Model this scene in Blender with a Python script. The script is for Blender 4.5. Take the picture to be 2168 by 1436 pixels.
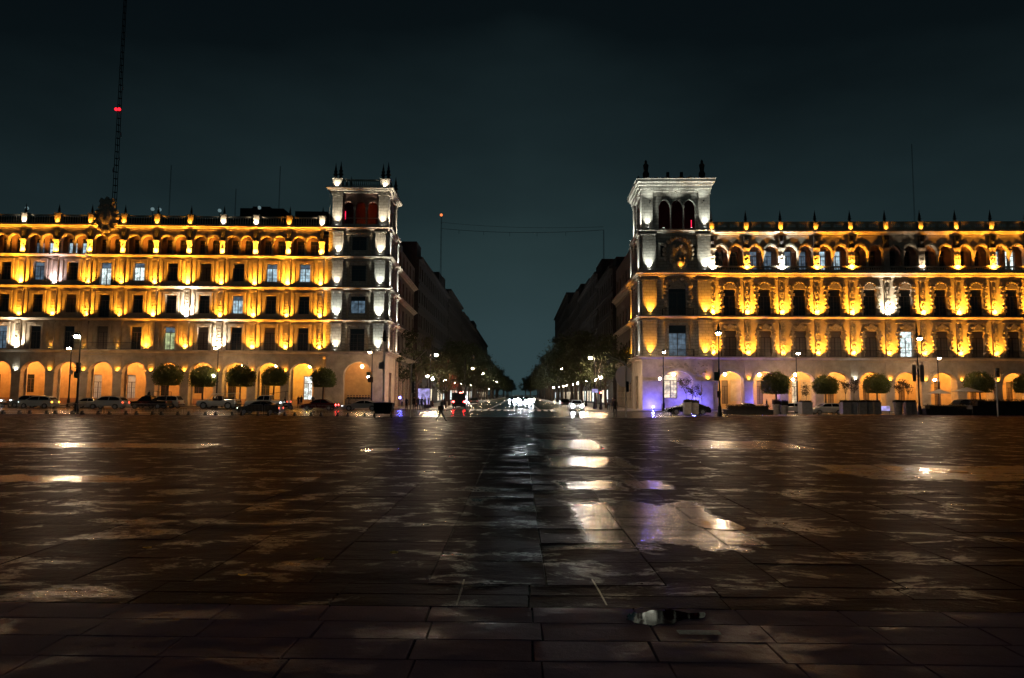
import bpy, math, random
from mathutils import Vector, Matrix
random.seed(7)
sc = bpy.context.scene
for o in list(bpy.data.objects): bpy.data.objects.remove(o)
COL = sc.collection
R = math.radians

# ------------------------------------------------------------------ camera
FPX, CAMH = 1471.0, 2.1
TILT = math.atan(117/FPX); YAW = math.atan(16/FPX); ROLL = R(.4)
CROT = Matrix.Rotation(YAW, 3, 'Z') @ Matrix.Rotation(math.pi/2+TILT, 3, 'X') @ Matrix.Rotation(ROLL, 3, 'Z')
cd = bpy.data.cameras.new('camera'); cam = bpy.data.objects.new('camera', cd); COL.objects.link(cam)
cd.sensor_width = 36; cd.lens = FPX/2168*36; cd.clip_start = .1; cd.clip_end = 5000
cam.matrix_world = Matrix.Translation((0, 0, CAMH)) @ CROT.to_4x4()
sc.camera = cam
# ------------------------------------------------------------------ night sky
w = bpy.data.worlds.new('World'); sc.world = w; w.use_nodes = True
nt = w.node_tree; nt.nodes.clear()
N = nt.nodes.new; LK = nt.links.new
out = N('ShaderNodeOutputWorld'); bg = N('ShaderNodeBackground'); tc = N('ShaderNodeTexCoord'); sp = N('ShaderNodeSeparateXYZ')
rp = N('ShaderNodeValToRGB'); LK(tc.outputs['Generated'], sp.inputs[0])
cl = N('ShaderNodeTexNoise'); cl.inputs['Scale'].default_value = 2.2; cl.inputs['Detail'].default_value = 4
mp = N('ShaderNodeMapping'); mp.inputs['Scale'].default_value = (1, 1, 2.5); LK(tc.outputs['Generated'], mp.inputs[0]); LK(mp.outputs[0], cl.inputs['Vector'])
ma = N('ShaderNodeMath'); ma.operation = 'MULTIPLY_ADD'; ma.inputs[1].default_value = .26; LK(cl.outputs[0], ma.inputs[0]); LK(sp.outputs[2], ma.inputs[2])
# the glow of the street ahead thins out sideways
ax = N('ShaderNodeMath'); ax.operation = 'ABSOLUTE'; LK(sp.outputs[0], ax.inputs[0])
a2 = N('ShaderNodeMath'); a2.operation = 'MULTIPLY_ADD'; a2.inputs[1].default_value = .26; LK(ax.outputs[0], a2.inputs[0]); LK(ma.outputs[0], a2.inputs[2])
LK(a2.outputs[0], rp.inputs[0])
cr = rp.color_ramp; cr.elements[0].position = .0; cr.elements[0].color = (.036, .066, .074, 1)
cr.elements[1].position = .95; cr.elements[1].color = (.0010, .0016, .0034, 1)
for p, c in ((.14, (.0300, .0560, .0620, 1)), (.34, (.0195, .0375, .0400, 1)), (.50, (.0092, .0180, .0205, 1)), (.66, (.0028, .0056, .0070, 1))):
    e = cr.elements.new(p); e.color = c
LK(rp.outputs[0], bg.inputs[0]); bg.inputs[1].default_value = 1.0; LK(bg.outputs[0], out.inputs[0])
vs = sc.view_settings; vs.view_transform = 'Standard'; vs.look = 'None'; vs.exposure = 0; vs.gamma = 1; vs.use_curve_mapping = False
cy = sc.cycles; sc.render.engine = 'CYCLES'
cy.use_denoising = True; cy.max_bounces = 4; cy.diffuse_bounces = 2; cy.glossy_bounces = 3; cy.transmission_bounces = 3
cy.sample_clamp_indirect = 4; cy.sample_clamp_direct = 0; cy.use_light_tree = True; cy.caustics_reflective = False; cy.caustics_refractive = False; cy.blur_glossy = .5

def ray(px, py): return CROT @ Vector(((px-1084)/FPX, -(py-718)/FPX, -1))
def at(px, py, Y):
    d = ray(px, py); return Vector((0, 0, CAMH)) + d*(Y/d.y)
def ground(px, py, z=0):
    d = ray(px, py); return Vector((0, 0, CAMH)) + d*((z-CAMH)/d.z)
def xz(px, Y, py=855): return at(px, py, Y).x

# ------------------------------------------------------------------ materials
MATS = {}
def mat(name, col=(.3, .3, .3), rough=.6, metal=0, emit=None, power=0, var=0, vscale=1.5, bump=0, bscale=8, coords='Object', spec=.5, brick=None):
    m = bpy.data.materials.new(name); m.use_nodes = True; t = m.node_tree; n = t.nodes; b = n['Principled BSDF']
    b.inputs['Base Color'].default_value = (*col, 1); b.inputs['Roughness'].default_value = rough; b.inputs['Metallic'].default_value = metal
    b.inputs['Specular IOR Level'].default_value = spec
    src = None
    if var or bump or brick:
        if coords == 'World': g = n.new('ShaderNodeNewGeometry'); src = g.outputs['Position']
        else: g = n.new('ShaderNodeTexCoord'); src = g.outputs['Object']
    if var:
        a = n.new('ShaderNodeTexNoise'); a.inputs['Scale'].default_value = vscale; a.inputs['Detail'].default_value = 6; a.inputs['Roughness'].default_value = .65
        t.links.new(src, a.inputs['Vector'])
        r = n.new('ShaderNodeMapRange'); r.inputs[1].default_value = .3; r.inputs[2].default_value = .7; r.inputs[3].default_value = 1-var; r.inputs[4].default_value = 1+var*.6
        t.links.new(a.outputs[0], r.inputs[0])
        x = n.new('ShaderNodeVectorMath'); x.operation = 'SCALE'; x.inputs[0].default_value = col; t.links.new(r.outputs[0], x.inputs['Scale'])
        t.links.new(x.outputs[0], b.inputs['Base Color'])
    h = None
    if bump:
        a = n.new('ShaderNodeTexNoise'); a.inputs['Scale'].default_value = bscale; a.inputs['Detail'].default_value = 5
        t.links.new(src, a.inputs['Vector']); h = a.outputs[0]
    if brick:
        mp = n.new('ShaderNodeMapping'); mp.inputs['Rotation'].default_value = (math.pi/2, 0, 0); t.links.new(src, mp.inputs[0])
        k = n.new('ShaderNodeTexBrick'); k.inputs['Scale'].default_value = 1; k.inputs['Brick Width'].default_value = brick[0]; k.inputs['Row Height'].default_value = brick[1]
        k.inputs['Mortar Size'].default_value = .025; k.inputs['Mortar Smooth'].default_value = .3; t.links.new(mp.outputs[0], k.inputs['Vector'])
        k.inputs['Color1'].default_value = (1, 1, 1, 1); k.inputs['Color2'].default_value = (.8, .8, .8, 1); k.inputs['Mortar'].default_value = (.35, .35, .35, 1)
        lk = b.inputs['Base Color'].links
        if lk:
            mm = n.new('ShaderNodeVectorMath'); mm.operation = 'MULTIPLY'; t.links.new(lk[0].from_socket, mm.inputs[0]); t.links.new(k.outputs[0], mm.inputs[1]); t.links.new(mm.outputs[0], b.inputs['Base Color'])
    if h is not None:
        bp = n.new('ShaderNodeBump'); bp.inputs['Strength'].default_value = bump; bp.inputs['Distance'].default_value = .05
        t.links.new(h, bp.inputs['Height']); t.links.new(bp.outputs[0], b.inputs['Normal'])
    if emit:
        b.inputs['Emission Color'].default_value = (*emit, 1); b.inputs['Emission Strength'].default_value = power
    MATS[name] = m; return m
M = MATS
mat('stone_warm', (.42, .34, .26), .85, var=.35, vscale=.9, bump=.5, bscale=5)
mat('stone_tower', (.46, .42, .36), .85, var=.3, vscale=.8, bump=.5, bscale=5, brick=(.9, .42))
mat('stone_carved', (.40, .33, .25), .85, var=.45, vscale=5, bump=1, bscale=9)
mat('stucco_ochre', (.50, .34, .18), .9, var=.25, vscale=1.2, bump=.3)
mat('stone_red', (.26, .15, .12), .9, var=.3, vscale=1.1, bump=.4)
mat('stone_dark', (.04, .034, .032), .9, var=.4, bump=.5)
mat('roof_dark', (.035, .03, .03), .9, var=.3)
mat('red_plaster', (.13, .012, .02), .8, var=.3)
mat('iron', (.02, .02, .022), .45, .6)
mat('pole_green', (.012, .02, .018), .4, .3)
mat('pole_pale', (.5, .48, .45), .5)
mat('wood_dark', (.05, .03, .022), .6, var=.2)
mat('glass_dark', (.02, .022, .026), .12, spec=.6)
mat('glass_curtain', (.16, .12, .09), .5)
mat('lit_blue', (.1, .1, .1), .5, emit=(.62, .88, 1), power=.7)
mat('lit_white', (.1, .1, .1), .5, emit=(.85, 1, .98), power=1.3)
mat('lit_dim', (.05, .05, .06), .4, emit=(.35, .55, .75), power=.22)
mat('lit_green', (.1, .1, .1), .5, emit=(.75, .85, .42), power=.55)
mat('lit_pale', (.35, .38, .38), .4, emit=(.6, .75, .8), power=.12)
mat('lit_warm', (.1, .1, .1), .5, emit=(1, .82, .55), power=.9)
mat('slit_light', (.1, .1, .1), .5, emit=(.55, .7, .65), power=.10)
mat('lens_gold', (.1, .1, .1), .5, emit=(1, .62, .10), power=14)
mat('lens_white', (.1, .1, .1), .5, emit=(1, .97, .9), power=16)
mat('globe', (.5, .5, .5), .5, emit=(1, .80, .60), power=75)
mat('globe_high', (.5, .5, .5), .5, emit=(1, .67, .38), power=620)
mat('globe_plaza', (.5, .5, .5), .5, emit=(1, .74, .48), power=1100)
mat('globe_street', (.5, .5, .5), .5, emit=(1, .78, .50), power=300)
mat('globe_gold', (.5, .5, .5), .5, emit=(1, .70, .30), power=45)
mat('globe_off', (.35, .45, .46), .4, emit=(.5, .75, .8), power=.25)
mat('red_lamp', (.3, .0, .0), .5, emit=(1, .01, .02), power=4)
mat('red_strip', (.3, .0, .0), .5, emit=(1, .02, .08), power=2.0)
mat('orange_lamp', (.3, .1, .0), .5, emit=(1, .22, .06), power=1.6)
mat('red_beacon', (.3, .0, .0), .4, emit=(1, .03, .02), power=420)
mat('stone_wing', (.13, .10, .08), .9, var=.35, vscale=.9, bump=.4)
mat('tail_on', (.4, .0, .0), .4, emit=(1, .03, .03), power=45)
mat('tail_dim', (.4, .02, .02), .4, emit=(1, .12, .05), power=2.5)
mat('tail_off', (.25, .02, .02), .3)
mat('head_on', (.5, .5, .5), .3, emit=(.86, .95, 1), power=1100)
mat('head_near', (.5, .5, .5), .3, emit=(.95, .96, 1), power=700)
mat('head_dim', (.5, .5, .5), .3, emit=(.9, 1, 1), power=12)
mat('head_off', (.6, .62, .62), .2)
mat('amber', (.4, .2, .02), .4, emit=(1, .42, .05), power=5)
mat('blue_lamp', (.02, .02, .4), .3, emit=(.12, .12, 1), power=60)
mat('signal_red', (.3, .0, .0), .4, emit=(1, .03, .02), power=130)
mat('signal_green', (.0, .2, .1), .4, emit=(.1, 1, .4), power=2)
mat('signal_yellow', (.35, .25, .02), .5)
mat('screen_lit', (.1, .1, .1), .5, emit=(.55, .48, 1), power=.8)
mat('sign_green', (.10, .13, .07), .6); mat('sign_pale', (.45, .43, .40), .6)
mat('rubber', (.02, .02, .02), .7); mat('rim', (.45, .45, .46), .3, .7)
for nm, c in (('silver', (.42, .42, .42)), ('white', (.62, .62, .60)), ('black', (.015, .015, .017)), ('red', (.10, .008, .012)), ('bronze', (.11, .085, .065)), ('beige', (.45, .40, .30)), ('grey', (.30, .30, .31))):
    mat('paint_'+nm, c, .25, .2)
mat('car_glass', (.012, .013, .015), .06, spec=.8)
mat('asphalt', (.045, .043, .042), .24, var=.35, vscale=.7, bump=.35, bscale=14, coords='World', spec=.6)
mat('line_paint', (.8, .78, .74), .55, var=.3, vscale=3, coords='World')
mat('pavement', (.20, .17, .15), .28, var=.3, vscale=.6, bump=.3, bscale=6, coords='World')
mat('kerb', (.25, .23, .21), .5, var=.2)
mat('bedding', (.012, .011, .011), .5, coords='World')
mat('leaf_topiary', (.12, .14, .03), .55, var=.45, vscale=7)
mat('leaf_street', (.050, .060, .025), .6, var=.4, vscale=3)
mat('leaf_shrub', (.045, .035, .022), .6, var=.4, vscale=6)
mat('bark', (.06, .045, .035), .9, var=.3, vscale=6)
mat('planter', (.36, .32, .30), .8, var=.3, vscale=3, bump=.3)
mat('planter_pale', (.42, .40, .42), .7, var=.2, vscale=3)
mat('cloth_pale', (.20, .18, .16), .8); mat('cloth_dark', (.07, .06, .055), .9)
mat('skin', (.32, .18, .12), .6); mat('hair', (.015, .012, .010), .7)
for nm, c in (('black', (.012, .012, .015)), ('navy', (.015, .018, .045)), ('brown', (.10, .065, .04)), ('grey', (.12, .12, .12)), ('white', (.5, .5, .5))):
    mat('cloth_'+nm, c, .85)
mat('litter_white', (.55, .65, .63), .5, var=.3, vscale=20); mat('leaf_yellow', (.45, .33, .05), .5)

def thin_sign():
    m = bpy.data.materials.new('sign_thin'); m.use_nodes = True; t = m.node_tree; n = t.nodes; n.clear(); o = n.new('ShaderNodeOutputMaterial'); a = n.new('ShaderNodeBsdfTranslucent'); b = n.new('ShaderNodeBsdfDiffuse'); x = n.new('ShaderNodeMixShader')
    a.inputs[0].default_value = (.7, .66, .62, 1); b.inputs[0].default_value = (.6, .57, .54, 1); x.inputs[0].default_value = .45
    t.links.new(a.outputs[0], x.inputs[1]); t.links.new(b.outputs[0], x.inputs[2]); t.links.new(x.outputs[0], o.inputs[0]); MATS['sign_thin'] = m
thin_sign()
FILM = [(.95, 3.45, 9.9, 13.9, .92), (.9, 2.4, 15.6, 17.2, .9), (2.6, 3.5, 15.8, 17.4, .9), (.9, 3.4, 20.5, 24.0, .9), (.9, 3.5, 27, 33, .7), (.9, 3.5, 38, 50, .45), (-.2, .8, 24, 34, .5), (-14, -9, 16.2, 17.4, 1.0), (-24, -16.5, 15.6, 17.0, .9), (-22, -12, 26, 28.5, .7), (7, 12, 28, 33, .7), (9, 16, 18, 22, .5), (-6.5, -4.5, 5.6, 6.4, .8)]
def leafy(k, f=.4):
    t = MATS[k].node_tree; b = t.nodes['Principled BSDF']; o = t.nodes['Material Output']; a = t.nodes.new('ShaderNodeBsdfTranslucent'); x = t.nodes.new('ShaderNodeMixShader'); x.inputs[0].default_value = f
    t.links.new(b.inputs['Base Color'].links[0].from_socket, a.inputs[0]); t.links.new(b.outputs[0], x.inputs[1]); t.links.new(a.outputs[0], x.inputs[2]); t.links.new(x.outputs[0], o.inputs[0])
for k_ in ('leaf_topiary', 'leaf_street', 'leaf_shrub'): leafy(k_)
def wet_stone():
    m = bpy.data.materials.new('wet_paving'); m.use_nodes = True; t = m.node_tree; n = t.nodes; b = n['Principled BSDF']; L = t.links.new
    g = n.new('ShaderNodeNewGeometry'); oi = n.new('ShaderNodeObjectInfo')
    mp = n.new('ShaderNodeMapping'); mp.inputs['Scale'].default_value = (.6, 1, 1); L(g.outputs['Position'], mp.inputs[0])
    a = n.new('ShaderNodeTexNoise'); a.inputs['Scale'].default_value = 1.25; a.inputs['Detail'].default_value = 8; a.inputs['Roughness'].default_value = .72; a.inputs['Distortion'].default_value = .4; L(mp.outputs[0], a.inputs['Vector'])
    rnd = n.new('ShaderNodeMath'); rnd.operation = 'MULTIPLY_ADD'; rnd.inputs[1].default_value = .06; L(g.outputs['Random Per Island'], rnd.inputs[0]); L(a.outputs[0], rnd.inputs[2])
    rnd2 = n.new('ShaderNodeMath'); rnd2.operation = 'MULTIPLY_ADD'; rnd2.inputs[1].default_value = .05; L(oi.outputs['Random'], rnd2.inputs[0]); L(rnd.outputs[0], rnd2.inputs[2])
    wet0 = n.new('ShaderNodeMapRange'); wet0.inputs[1].default_value = .335; wet0.inputs[2].default_value = .57; L(rnd2.outputs[0], wet0.inputs[0])
    # lengths of the paving that lie lower and hold a film of water: (x0, x1, y0, y1, how wet)
    e = n.new('ShaderNodeTexNoise'); e.inputs['Scale'].default_value = 1.6; e.inputs['Detail'].default_value = 6; e.inputs['Roughness'].default_value = .65; L(g.outputs['Position'], e.inputs['Vector'])
    ec = n.new('ShaderNodeVectorMath'); ec.operation = 'MULTIPLY_ADD'; ec.inputs[1].default_value = (.7, 2.4, 0); ec.inputs[2].default_value = (-.35, -1.2, 0); L(e.outputs['Color'], ec.inputs[0])
    ep = n.new('ShaderNodeVectorMath'); ep.operation = 'ADD'; L(g.outputs['Position'], ep.inputs[0]); L(ec.outputs[0], ep.inputs[1])
    prev = wet0.outputs[0]
    for x0, x1, y0, y1, amt in FILM:
        a_ = n.new('ShaderNodeVectorMath'); a_.operation = 'SUBTRACT'; a_.inputs[1].default_value = ((x0+x1)/2, (y0+y1)/2, 0); L(ep.outputs[0], a_.inputs[0])
        a_2 = n.new('ShaderNodeVectorMath'); a_2.operation = 'ABSOLUTE'; L(a_.outputs[0], a_2.inputs[0])
        a_3 = n.new('ShaderNodeVectorMath'); a_3.operation = 'SUBTRACT'; a_3.inputs[1].default_value = ((x1-x0)/2, (y1-y0)/2, 99); L(a_2.outputs[0], a_3.inputs[0])
        q = n.new('ShaderNodeSeparateXYZ'); L(a_3.outputs[0], q.inputs[0]); mx = n.new('ShaderNodeMath'); mx.operation = 'MAXIMUM'; L(q.outputs[0], mx.inputs[0]); L(q.outputs[1], mx.inputs[1])
        mr = n.new('ShaderNodeMapRange'); mr.inputs[1].default_value = -.16; mr.inputs[2].default_value = .12; mr.inputs[3].default_value = 1-amt; mr.inputs[4].default_value = 1; L(mx.outputs[0], mr.inputs[0])
        mm = n.new('ShaderNodeMath'); mm.operation = 'MULTIPLY'; L(prev, mm.inputs[0]); L(mr.outputs[0], mm.inputs[1]); prev = mm.outputs[0]
    wet = n.new('ShaderNodeMath'); wet.operation = 'ADD'; wet.inputs[1].default_value = 0; L(prev, wet.inputs[0])
    ro = n.new('ShaderNodeMapRange'); ro.inputs[3].default_value = .09; ro.inputs[4].default_value = .36; L(wet.outputs[0], ro.inputs[0])
    f = n.new('ShaderNodeTexNoise'); f.inputs['Scale'].default_value = 16; f.inputs['Detail'].default_value = 6; f.inputs['Roughness'].default_value = .7; L(g.outputs['Position'], f.inputs['Vector'])
    f2 = n.new('ShaderNodeTexNoise'); f2.inputs['Scale'].default_value = 2.3; f2.inputs['Detail'].default_value = 3; L(g.outputs['Position'], f2.inputs['Vector'])
    r2 = n.new('ShaderNodeMath'); r2.operation = 'MULTIPLY_ADD'; r2.inputs[1].default_value = .14; L(f.outputs[0], r2.inputs[0]); L(ro.outputs[0], r2.inputs[2]); L(r2.outputs[0], b.inputs['Roughness'])
    cm = n.new('ShaderNodeValToRGB'); cm.color_ramp.elements[0].color = (.008, .0045, .008, 1); cm.color_ramp.elements[1].color = (.026, .014, .022, 1)
    gr_ = n.new('ShaderNodeTexNoise'); gr_.inputs['Scale'].default_value = 70; gr_.inputs['Detail'].default_value = 3; L(g.outputs['Position'], gr_.inputs['Vector'])
    mixf = n.new('ShaderNodeMath'); mixf.operation = 'MULTIPLY_ADD'; mixf.inputs[1].default_value = .5; L(f.outputs[0], mixf.inputs[0])
    s = n.new('ShaderNodeMath'); s.operation = 'MULTIPLY'; s.inputs[1].default_value = .6; L(wet.outputs[0], s.inputs[0]); L(s.outputs[0], mixf.inputs[2]); mg = n.new('ShaderNodeMath'); mg.operation = 'MULTIPLY_ADD'; mg.inputs[1].default_value = .9; L(gr_.outputs[0], mg.inputs[0]); mg2 = n.new('ShaderNodeMath'); mg2.operation = 'SUBTRACT'; mg2.inputs[1].default_value = .45; L(mixf.outputs[0], mg2.inputs[0]); L(mg2.outputs[0], mg.inputs[2]); L(mg.outputs[0], cm.inputs[0]); L(cm.outputs[0], b.inputs['Base Color'])
    ad = n.new('ShaderNodeMath'); ad.operation = 'MULTIPLY_ADD'; ad.inputs[1].default_value = 3.2; L(f2.outputs[0], ad.inputs[0]); L(f.outputs[0], ad.inputs[2])
    mpw = n.new('ShaderNodeMapping'); mpw.inputs['Scale'].default_value = (.22, 1.1, 1); L(g.outputs['Position'], mpw.inputs[0])
    f3 = n.new('ShaderNodeTexNoise'); f3.inputs['Scale'].default_value = 1.0; f3.inputs['Detail'].default_value = 4; L(mpw.outputs[0], f3.inputs['Vector'])
    ad2 = n.new('ShaderNodeMath'); ad2.operation = 'MULTIPLY_ADD'; ad2.inputs[1].default_value = 7; L(f3.outputs[0], ad2.inputs[0]); L(ad.outputs[0], ad2.inputs[2]); ad3 = n.new('ShaderNodeMath'); ad3.operation = 'MULTIPLY_ADD'; ad3.inputs[1].default_value = .35; L(gr_.outputs[0], ad3.inputs[0]); L(ad2.outputs[0], ad3.inputs[2]); ad = ad3
    bp = n.new('ShaderNodeBump'); bp.inputs['Distance'].default_value = .012; L(ad.outputs[0], bp.inputs['Height'])
    bs = n.new('ShaderNodeMapRange'); bs.inputs[3].default_value = .28; bs.inputs[4].default_value = .75; L(wet.outputs[0], bs.inputs[0]); L(bs.outputs[0], bp.inputs['Strength'])
    L(bp.outputs[0], b.inputs['Normal'])
    sp_ = n.new('ShaderNodeMapRange'); sp_.inputs[1].default_value = .15; sp_.inputs[2].default_value = .75; sp_.inputs[3].default_value = .27; sp_.inputs[4].default_value = .004; L(wet.outputs[0], sp_.inputs[0]); L(sp_.outputs[0], b.inputs['Specular IOR Level'])
    MATS['wet_paving'] = m
    m2 = m.copy(); m2.name = 'fill_tint_paving'; MATS['fill_tint_paving'] = m2       # nearest rows, paler and pinker: missing fill light painted into the stone's colour
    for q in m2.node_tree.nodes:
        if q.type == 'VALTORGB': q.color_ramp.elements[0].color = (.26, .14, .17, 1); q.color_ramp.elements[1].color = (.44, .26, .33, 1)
    m = bpy.data.materials.new('puddle_water'); m.use_nodes = True; t = m.node_tree; n = t.nodes; b = n['Principled BSDF']; L = t.links.new
    b.inputs['Base Color'].default_value = (.018, .014, .014, 1); b.inputs['Specular IOR Level'].default_value = .5
    g = n.new('ShaderNodeNewGeometry'); f = n.new('ShaderNodeTexNoise'); f.inputs['Scale'].default_value = 3.5; f.inputs['Detail'].default_value = 5; L(g.outputs['Position'], f.inputs['Vector'])
    r = n.new('ShaderNodeMapRange'); r.inputs[1].default_value = .35; r.inputs[2].default_value = .7; r.inputs[3].default_value = .012; r.inputs[4].default_value = .05; L(f.outputs[0], r.inputs[0]); L(r.outputs[0], b.inputs['Roughness'])
    bp = n.new('ShaderNodeBump'); bp.inputs['Distance'].default_value = .004; bp.inputs['Strength'].default_value = .25; L(f.outputs[0], bp.inputs['Height']); L(bp.outputs[0], b.inputs['Normal'])
    MATS['puddle_water'] = m
    m = m.copy(); m.name = 'wet_film'; MATS['wet_film'] = m
    for q in m.node_tree.nodes:
        if q.type == 'MAP_RANGE': q.inputs[3].default_value = .11; q.inputs[4].default_value = .26
        if q.type == 'BUMP': q.inputs['Strength'].default_value = .5
        if q.type == 'BSDF_PRINCIPLED': q.inputs['Specular IOR Level'].default_value = .9
        if q.type == 'TEX_NOISE': q.inputs['Scale'].default_value = 5
wet_stone()

for k_ in ('lit_blue', 'lit_white', 'lit_dim', 'lit_green', 'lit_warm', 'lit_pale', 'screen_lit'):   # rooms behind the glass are not evenly lit
    t = MATS[k_].node_tree; b = t.nodes['Principled BSDF']; tc_ = t.nodes.new('ShaderNodeNewGeometry'); n_ = t.nodes.new('ShaderNodeTexNoise'); n_.inputs['Scale'].default_value = 1.7; n_.inputs['Detail'].default_value = 2
    r_ = t.nodes.new('ShaderNodeMapRange'); pw_ = b.inputs['Emission Strength'].default_value; r_.inputs[1].default_value = .35; r_.inputs[2].default_value = .65; r_.inputs[3].default_value = pw_*.35; r_.inputs[4].default_value = pw_*1.35
    t.links.new(tc_.outputs['Position'], n_.inputs['Vector']); t.links.new(n_.outputs[0], r_.inputs[0]); t.links.new(r_.outputs[0], b.inputs['Emission Strength'])
# ------------------------------------------------------------------ mesh helpers
class MB:
    def __init__(s): s.v = []; s.f = []; s.m = []
    def add(s, vs, fs, mi=0):
        k = len(s.v); s.v += [tuple(p) for p in vs]; s.f += [tuple(i+k for i in f) for f in fs]; s.m += [mi]*len(fs); return s
    def box(s, x0, x1, y0, y1, z0, z1, mi=0):
        return s.add([(x0, y0, z0), (x1, y0, z0), (x1, y1, z0), (x0, y1, z0), (x0, y0, z1), (x1, y0, z1), (x1, y1, z1), (x0, y1, z1)],
                     [(0, 3, 2, 1), (4, 5, 6, 7), (0, 1, 5, 4), (1, 2, 6, 5), (2, 3, 7, 6), (3, 0, 4, 7)], mi)
    def quad(s, a, b, c, d, mi=0): return s.add([a, b, c, d], [(0, 1, 2, 3)], mi)
    def lathe(s, x, y, prof, n=8, mi=0, sq=False):
        vs = []; fs = []
        for r, z in prof:
            for i in range(n):
                a = 2*math.pi*(i+(.5 if n == 4 else 0))/n; q = r*(1.414 if n == 4 else 1); vs.append((x+q*math.cos(a), y+q*math.sin(a), z))
        for j in range(len(prof)-1):
            for i in range(n):
                i2 = (i+1) % n; fs.append((j*n+i, j*n+i2, (j+1)*n+i2, (j+1)*n+i))
        fs.append(tuple(range(n))[::-1]); fs.append(tuple((len(prof)-1)*n+i for i in range(n)))
        return s.add(vs, fs, mi)
    def ball(s, x, y, z, rx, ry=None, rz=None, n=8, m=6, mi=0):
        ry = ry or rx; rz = rz or rx; vs = [(x, y, z-rz)]; fs = []
        for j in range(1, m):
            t = math.pi*j/m
            for i in range(n):
                a = 2*math.pi*i/n; vs.append((x+rx*math.sin(t)*math.cos(a), y+ry*math.sin(t)*math.sin(a), z-rz*math.cos(t)))
        vs.append((x, y, z+rz)); L = len(vs)-1
        for i in range(n): fs.append((0, 1+(i+1) % n, 1+i)); fs.append((L, 1+(m-2)*n+i, 1+(m-2)*n+(i+1) % n))
        for j in range(m-2):
            for i in range(n): fs.append((1+j*n+i, 1+j*n+(i+1) % n, 1+(j+1)*n+(i+1) % n, 1+(j+1)*n+i))
        return s.add(vs, fs, mi)
    def prism(s, pts, y0, y1, mi=0):                 # polygon (x, z) extruded along y
        n = len(pts); vs = [(p[0], y0, p[1]) for p in pts]+[(p[0], y1, p[1]) for p in pts]
        return s.add(vs, [tuple(range(n)), tuple(range(2*n-1, n-1, -1))]+[(i, i+n, (i+1) % n+n, (i+1) % n) for i in range(n)], mi)
    def tube(s, pts, r, n=6, r2=None, mi=0):
        pts = [Vector(p) for p in pts]; vs = []; fs = []; K = len(pts)
        for j, p in enumerate(pts):
            d = (pts[min(j+1, K-1)]-pts[max(j-1, 0)]).normalized(); u = d.cross(Vector((0, 0, 1) if abs(d.z) < .9 else (1, 0, 0))).normalized(); v = d.cross(u)
            rr = r if r2 is None else r+(r2-r)*j/(K-1)
            for i in range(n):
                a = 2*math.pi*i/n; vs.append(p+(u*math.cos(a)+v*math.sin(a))*rr)
        for j in range(K-1):
            for i in range(n): fs.append((j*n+i, j*n+(i+1) % n, (j+1)*n+(i+1) % n, (j+1)*n+i))
        fs.append(tuple(range(n))[::-1]); fs.append(tuple((K-1)*n+i for i in range(n)))
        return s.add(vs, fs, mi)
    def sweep(s, path, prof, closed=False, mi=0):     # profile (outward, z) swept along a plan path with mitred corners; outward = right-hand side
        n = len(path); P = [Vector((*p, 0)) for p in path]; offs = []
        for i in range(n):
            a = P[(i-1) % n] if (closed or i > 0) else None; b = P[(i+1) % n] if (closed or i < n-1) else None
            n1 = (P[i]-a).normalized() if a is not None else None; n2 = (b-P[i]).normalized() if b is not None else None
            q1 = Vector((n1.y, -n1.x, 0)) if n1 is not None else None; q2 = Vector((n2.y, -n2.x, 0)) if n2 is not None else None
            if q1 is None: offs.append(q2)
            elif q2 is None: offs.append(q1)
            else:
                h = (q1+q2); offs.append(h/max(.2, h.dot(q1)))
        K = len(prof); vs = []; fs = []
        for i in range(n):
            for o, z in prof: p = P[i]+offs[i]*o; vs.append((p.x, p.y, z))
        for i in range(n if closed else n-1):
            j = (i+1) % n
            for k in range(K): k2 = (k+1) % K; fs.append((i*K+k, j*K+k, j*K+k2, i*K+k2))
        if not closed: fs.append(tuple(range(K))); fs.append(tuple((n-1)*K+k for k in range(K-1, -1, -1)))
        return s.add(vs, fs, mi)
    def mesh(s, name, mats, smooth=False):
        me = bpy.data.meshes.new(name); me.from_pydata(s.v, [], s.f)
        for m in (mats if isinstance(mats, (list, tuple)) else [mats]): me.materials.append(MATS[m])
        if len(me.materials) > 1: me.polygons.foreach_set('material_index', s.m)
        if smooth: me.polygons.foreach_set('use_smooth', [True]*len(s.f))
        me.update(); return me
FR = [Matrix.Identity(4)]                              # frame in which building parts are laid out
def inst(name, me, parent=None, loc=(0, 0, 0), rz=0, sc_=None, mtx=None):
    o = bpy.data.objects.new(name, me); COL.objects.link(o)
    m = mtx if mtx is not None else Matrix.Translation(loc) @ Matrix.Rotation(rz, 4, 'Z')
    if sc_ is not None: m = m @ Matrix.Diagonal((*(sc_ if isinstance(sc_, (tuple, list)) else (sc_,)*3), 1))
    if parent is not None and parent.get('framed'): m = FR[0] @ m
    o.parent = parent; o.matrix_local = m; return o
def part(name, mb, mats, parent=None, smooth=False, loc=(0, 0, 0), rz=0): return inst(name, mb.mesh(name, mats, smooth), parent, loc, rz)
def tag(o, label, cat, group=None, kind=None):
    o['label'] = label; o['category'] = cat
    if group: o['group'] = group
    if kind: o['kind'] = kind
    return o
def thing(name, label, cat, loc=(0, 0, 0), rz=0, group=None, s=1):
    o = bpy.data.objects.new(name, None); COL.objects.link(o); o.location = loc; o.rotation_euler = (0, 0, rz); o.scale = (s, s, s); o.empty_display_size = .2
    return tag(o, label, cat, group)
def setting(name, mb, mats):
    o = part(name, mb, mats); o['kind'] = 'structure'; return o
CACHE = {}
def cached(key, fn):
    if key not in CACHE: CACHE[key] = fn()
    return CACHE[key]

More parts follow.
